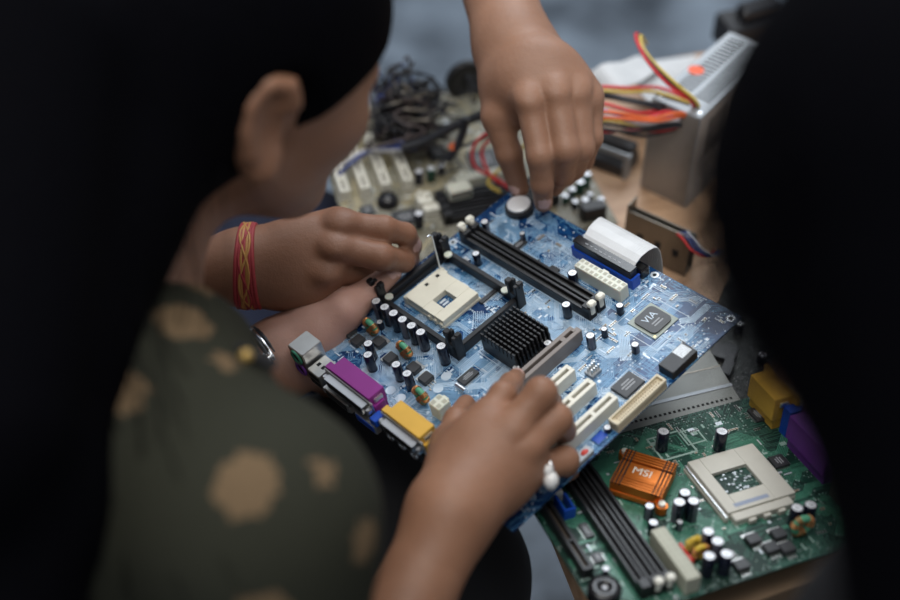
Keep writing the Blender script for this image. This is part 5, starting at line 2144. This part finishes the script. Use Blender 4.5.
# ------------------------------------------------------------------ person reaching in from above
pt = thing('person', 'person reaching in from above, fingertips on the coin battery', 'person', (-0.22, 0.80, -0.27))
bpy.context.view_layer.update()
base_inv3 = np.array(pt.location)
wr3 = P(512, 42, 1.045)
sh3 = np.array([-0.10, 0.66, 0.42])
el3 = np.array([0.005, 0.385, 0.265])
nk3 = np.array([-0.24, 0.74, 0.47])
pel3 = np.array([-0.30, 0.84, -0.17])
C3 = np.array([-0.20, 0.66, 0.61])
f3, h3, r3 = head_frame([.25, -.75, -.55], [.1, -.4, .85])
hg3, q3, A3 = head_groups(C3, f3, h3, r3)
sh3b = np.array([-0.40, 0.72, 0.40])
k3a, k3b = np.array([-0.30, 0.50, -0.16]), np.array([-0.48, 0.52, -0.16])
t3a, t3b = k3a + np.array([0, .02, -.50]), k3b + np.array([0, .02, -.50])
coarse = hg3 + [(0.03, 0.03, [cone(q3(-20, -62, 0), nk3, .052, .058)]),
                (0.05, 0.08, [cone(nk3 + np.array([0, 0, -.06]), pel3, .10, .12), cone(nk3 + np.array([0, 0, -.06]), sh3, .06, .045), cone(nk3 + np.array([0, 0, -.06]), sh3b, .06, .045)]),
                (0.03, 0.03, [cone(sh3, el3, .046, .036), cone(sh3b, np.array([-.52, .62, .14]), .046, .038), cone(np.array([-.52, .62, .14]), np.array([-.42, .48, -.02]), .036, .028)]),
                (0.03, 0.03, [cone(pel3 + np.array([.09, 0, 0]), k3a, .08, .055), cone(pel3 + np.array([-.09, 0, 0]), k3b, .08, .055), cone(k3a, t3a, .05, .035), cone(k3b, t3b, .05, .035),
                              cone(t3a, t3a + np.array([0, -.14, -.02]), .035, .028), cone(t3b, t3b + np.array([0, -.14, -.02]), .035, .028)])]
V3, Q3 = sdf_surface(coarse, 0.0055)
V3 = relax(V3, Q3, 2)
aM, aP, aD, aT = P(529, 99, .998), P(540, 156, .992), P(542, 184, 1.008), P(543.5, 203, 1.025)
bM, bP, bD, bT = P(555, 90, .998), P(566, 150, .990), P(562, 175, 1.020), P(555, 187, 1.044)
cM, cP, cD, cT = P(576, 90, 1.006), P(581, 148, 1.000), P(574, 169, 1.032), P(566, 179, 1.054)
dM, dP, dD, dT = P(590, 98, 1.018), P(591, 138, 1.014), P(584, 160, 1.040), P(575, 172, 1.055)
uM, uI, uT = P(497, 116, 1.030), P(509, 154, 1.038), P(519, 188, 1.058)
palm = [cone(wr3 - RIGHT * .006, P(527, 95, 1.006), .0225, .0135), cone(wr3, P(552, 86, 1.006), .0225, .0145), cone(wr3 + RIGHT * .004, P(574, 86, 1.014), .022, .0145),
        cone(wr3 + RIGHT * .008, P(588, 95, 1.026), .021, .0130), ell(P(540, 76, 1.012), (.034, .030, .017), [RIGHT, UP, FWD]), cone(P(500, 68, 1.045), uM, .017, .0125),
        cone(P(505, 80, 1.03), P(530, 110, 1.03), .018, .016)]
fore = [cone(wr3 - RIGHT * .010, el3 - RIGHT * .008, .0205, .031), cone(wr3 + RIGHT * .010, el3 + RIGHT * .008, .0205, .031)]
fing = [([aM, aP, aD, aT], [.0118, .0104, .0090, .0078], .006), ([bM, bP, bD, bT], [.0124, .0110, .0092, .0076], .004),
        ([cM, cP, cD, cT], [.0122, .0106, .0088, .0074], .004), ([dM, dP, dD, dT], [.0110, .0094, .0080, .0068], .004),
        ([uM, uI, uT], [.0125, .0108, .0086], .006)]
cre = knuckle_folds(aM, aP, aD, .0104, VT) + knuckle_folds(bM, bP, bD, .0110, VT) + knuckle_folds(cM, cP, cD, .0106, VT) + knuckle_folds(aP, aD, aT, .0090, VT, 2)
bumps = [(0.010, 0.0, [ell(P(529, 98, .991), (.010, .011, .006)), ell(P(556, 90, .991), (.010, .011, .006)), ell(P(577, 91, .999), (.009, .010, .006)), ell(P(590, 99, 1.011), (.008, .009, .006))])]
H3 = hand_surface(fing, palm, fore, extra=bumps)
body_obj('body', [(V3, Q3), H3], [M['skin_top'], M['nail']], pt,
         [(P(543.5, 202, 1.017), cam_dir(.05, .1, 1), .0066, 1), (P(515, 187, 1.054), cam_dir(-.7, .1, .6), .0068, 1)])
Vx, Qx = sdf_surface(hair_groups(q3, A3), 0.006)
mesh_from('hair', (Vx, Qx), [M['hair']], pt, 'short black hair')
sx = [(0.0, 0.06, [cone(nk3 + np.array([0, 0, -.07]), pel3, .118, .145), cone(nk3 + np.array([0, 0, -.06]), sh3, .07, .062), cone(nk3 + np.array([0, 0, -.06]), sh3b, .07, .062),
                   cone(sh3, el3, .060, .048), cone(el3, el3 * .72 + wr3 * .28, .048, .043), cone(sh3b, np.array([-.52, .62, .14]), .060, .052)])]
Vx, Qx = sdf_surface(sx, 0.006)
mesh_from('shirt', (relax(Vx, Qx), Qx), [M['blackcloth']], pt, 'black shirt')
tx = [(0.0, 0.05, [ell(pel3, (.16, .15, .12)), cone(pel3 + np.array([.09, 0, 0]), k3a, .094, .070), cone(pel3 + np.array([-.09, 0, 0]), k3b, .094, .070),
                   cone(k3a, t3a + np.array([0, 0, .05]), .068, .06), cone(k3b, t3b + np.array([0, 0, .05]), .068, .06)])]
Vx, Qx = sdf_surface(tx, 0.007)
mesh_from('trousers', (relax(Vx, Qx), Qx), [M['denim']], pt, 'navy denim trousers')

# ------------------------------------------------------------------ person with loose black hair, near right
pr = thing('person', 'person with loose black hair leaning in at the near right', 'person', (0.33, -0.52, -0.27))
bpy.context.view_layer.update()
base_inv4 = np.array(pr.location)
C4 = P(1002, 228, .45)
f4, h4, r4 = head_frame(cam_dir(-.72, -.25, -.62), cam_dir(-.1, .86, .45))
hg4, q4, A4 = head_groups(C4, f4, h4, r4)
nk4 = P(1245, 650, .47)
pel4 = np.array([0.36, -0.56, -0.17])
shl4, shr4 = nk4 + np.array([-.085, .02, -.07]), nk4 + np.array([.15, -.06, -.07])
el4, wr4 = P(965, 560, .68), P(832, 342, .86)
k4a, k4b = np.array([0.22, -0.26, -0.16]), np.array([0.42, -0.26, -0.16])
coarse = hg4 + [(0.03, 0.03, [cone(q4(-20, -62, 0), nk4, .050, .056)]),
                (0.05, 0.08, [cone(nk4 + np.array([0, 0, -.06]), pel4, .09, .12), cone(nk4 + np.array([0, 0, -.06]), shl4, .055, .042), cone(nk4 + np.array([0, 0, -.06]), shr4, .055, .042)]),
                (0.03, 0.03, [cone(shl4, el4, .042, .034), cone(shr4, shr4 + np.array([.06, .10, -.26]), .042, .034)]),
                (0.03, 0.03, [cone(pel4 + np.array([-.08, 0, 0]), k4a, .08, .055), cone(pel4 + np.array([.08, 0, 0]), k4b, .08, .055), cone(k4a, k4a + np.array([0, 0, -.50]), .05, .035), cone(k4b, k4b + np.array([0, 0, -.50]), .05, .035)])]
V4, Q4 = sdf_surface(coarse, 0.0055)
V4 = relax(V4, Q4, 2)
palm = [cone(wr4, P(796, 290, .915), .021, .013), cone(wr4, P(784, 296, .915), .021, .013), cone(wr4, P(776, 306, .915), .020, .013), cone(wr4, P(806, 284, .92), .02, .012)]
fore = [cone(wr4, el4, .024, .033)]
fing = []
for (x, y) in ((804, 282), (794, 288), (783, 295), (775, 305)):
    fing.append(([P(x, y, .915), P(x - 16, y - 24, .95), P(x - 24, y - 30, .985), P(x - 30, y - 26, 1.01)], [.0112, .0095, .0082, .007], .004))
fing.append(([P(820, 315, .88), P(800, 318, .92), P(782, 322, .96)], [.013, .0105, .0085], .006))
H4 = hand_surface(fing, palm, fore, 0.0024)
body_obj('body', [(V4, Q4), H4], [M['skin_woman']], pr)
hgr = hair_groups(q4, A4, False)
hf = [P(1020, 215, .43), P(1005, 270, .42), P(1038, 390, .42), P(1048, 520, .42), P(1050, 680, .42)]
hr = [.080, .050, .046, .044, .044]
hgr.append((0.03, 0.03, [cone(hf[i], hf[i + 1], hr[i], hr[i + 1]) for i in range(4)] + [cone(P(862, 220, .43), P(850, 268, .43), .041, .034)]))
hgr.append((0.03, 0.03, [cone(P(1080, 150, .40), P(1100, 560, .40), .10, .08)]))
Vx, Qx = sdf_surface(hgr, 0.0045)
mesh_from('hair', (relax(Vx, Qx, 3), Qx), [M['hair']], pr, 'loose curly black hair')
mb = MB(1)
rr = random.Random(12)
edge = [(880, 0), (830, 50), (790, 100), (762, 150), (748, 200), (750, 260), (800, 300), (862, 330), (900, 370), (915, 430), (915, 490), (910, 560)]


def rroot(rnd):
    i = rnd.randrange(len(edge) - 1)
    t = rnd.random()
    x = edge[i][0] * (1 - t) + edge[i + 1][0] * t
    y = edge[i][1] * (1 - t) + edge[i + 1][1] * t
    return P(x + rnd.uniform(-25, 60) + rnd.gauss(0, 14), y - 20, rnd.uniform(.37, .46)), -UP + RIGHT * rnd.uniform(-.35, .25) + VT * rnd.uniform(-.2, .2)


strands(mb, rroot, 700, rr, .055, .0005, .007, M['hair'], .1, 7)


def rroot2(rnd):
    y = rnd.uniform(120, 270)
    x = rnd.uniform(692 + max(0, y - 200) * .6, 850)
    return P(x, y, rnd.uniform(.40, .48)), -UP + RIGHT * rnd.uniform(-.2, .5)


strands(mb, rroot2, 420, rr, .050, .0005, .008, M['hair'], .1, 8)
mb.v = [tuple(np.array(v) - base_inv4) for v in mb.v]
mb.obj('hair_strands', pr)
sx = [(0.0, 0.06, [cone(nk4 + np.array([0, 0, -.05]), pel4, .11, .145), cone(nk4 + np.array([0, 0, -.06]), shl4, .065, .058), cone(nk4 + np.array([0, 0, -.06]), shr4, .065, .058),
                   cone(shl4, el4 * .8 + shl4 * .2, .056, .048), cone(shr4, shr4 + np.array([.05, .08, -.2]), .056, .048)])]
Vx, Qx = sdf_surface(sx, 0.006)
mesh_from('shirt', (relax(Vx, Qx), Qx), [M['blackcloth']], pr, 'black shirt')
tx = [(0.0, 0.05, [ell(pel4, (.15, .15, .12)), cone(pel4 + np.array([-.08, 0, 0]), k4a, .09, .066), cone(pel4 + np.array([.08, 0, 0]), k4b, .09, .066),
                   cone(k4a, k4a + np.array([0, 0, -.47]), .064, .058), cone(k4b, k4b + np.array([0, 0, -.47]), .064, .058)])]
Vx, Qx = sdf_surface(tx, 0.007)
mesh_from('trousers', (relax(Vx, Qx), Qx), [M['blackcloth']], pr, 'black trousers')
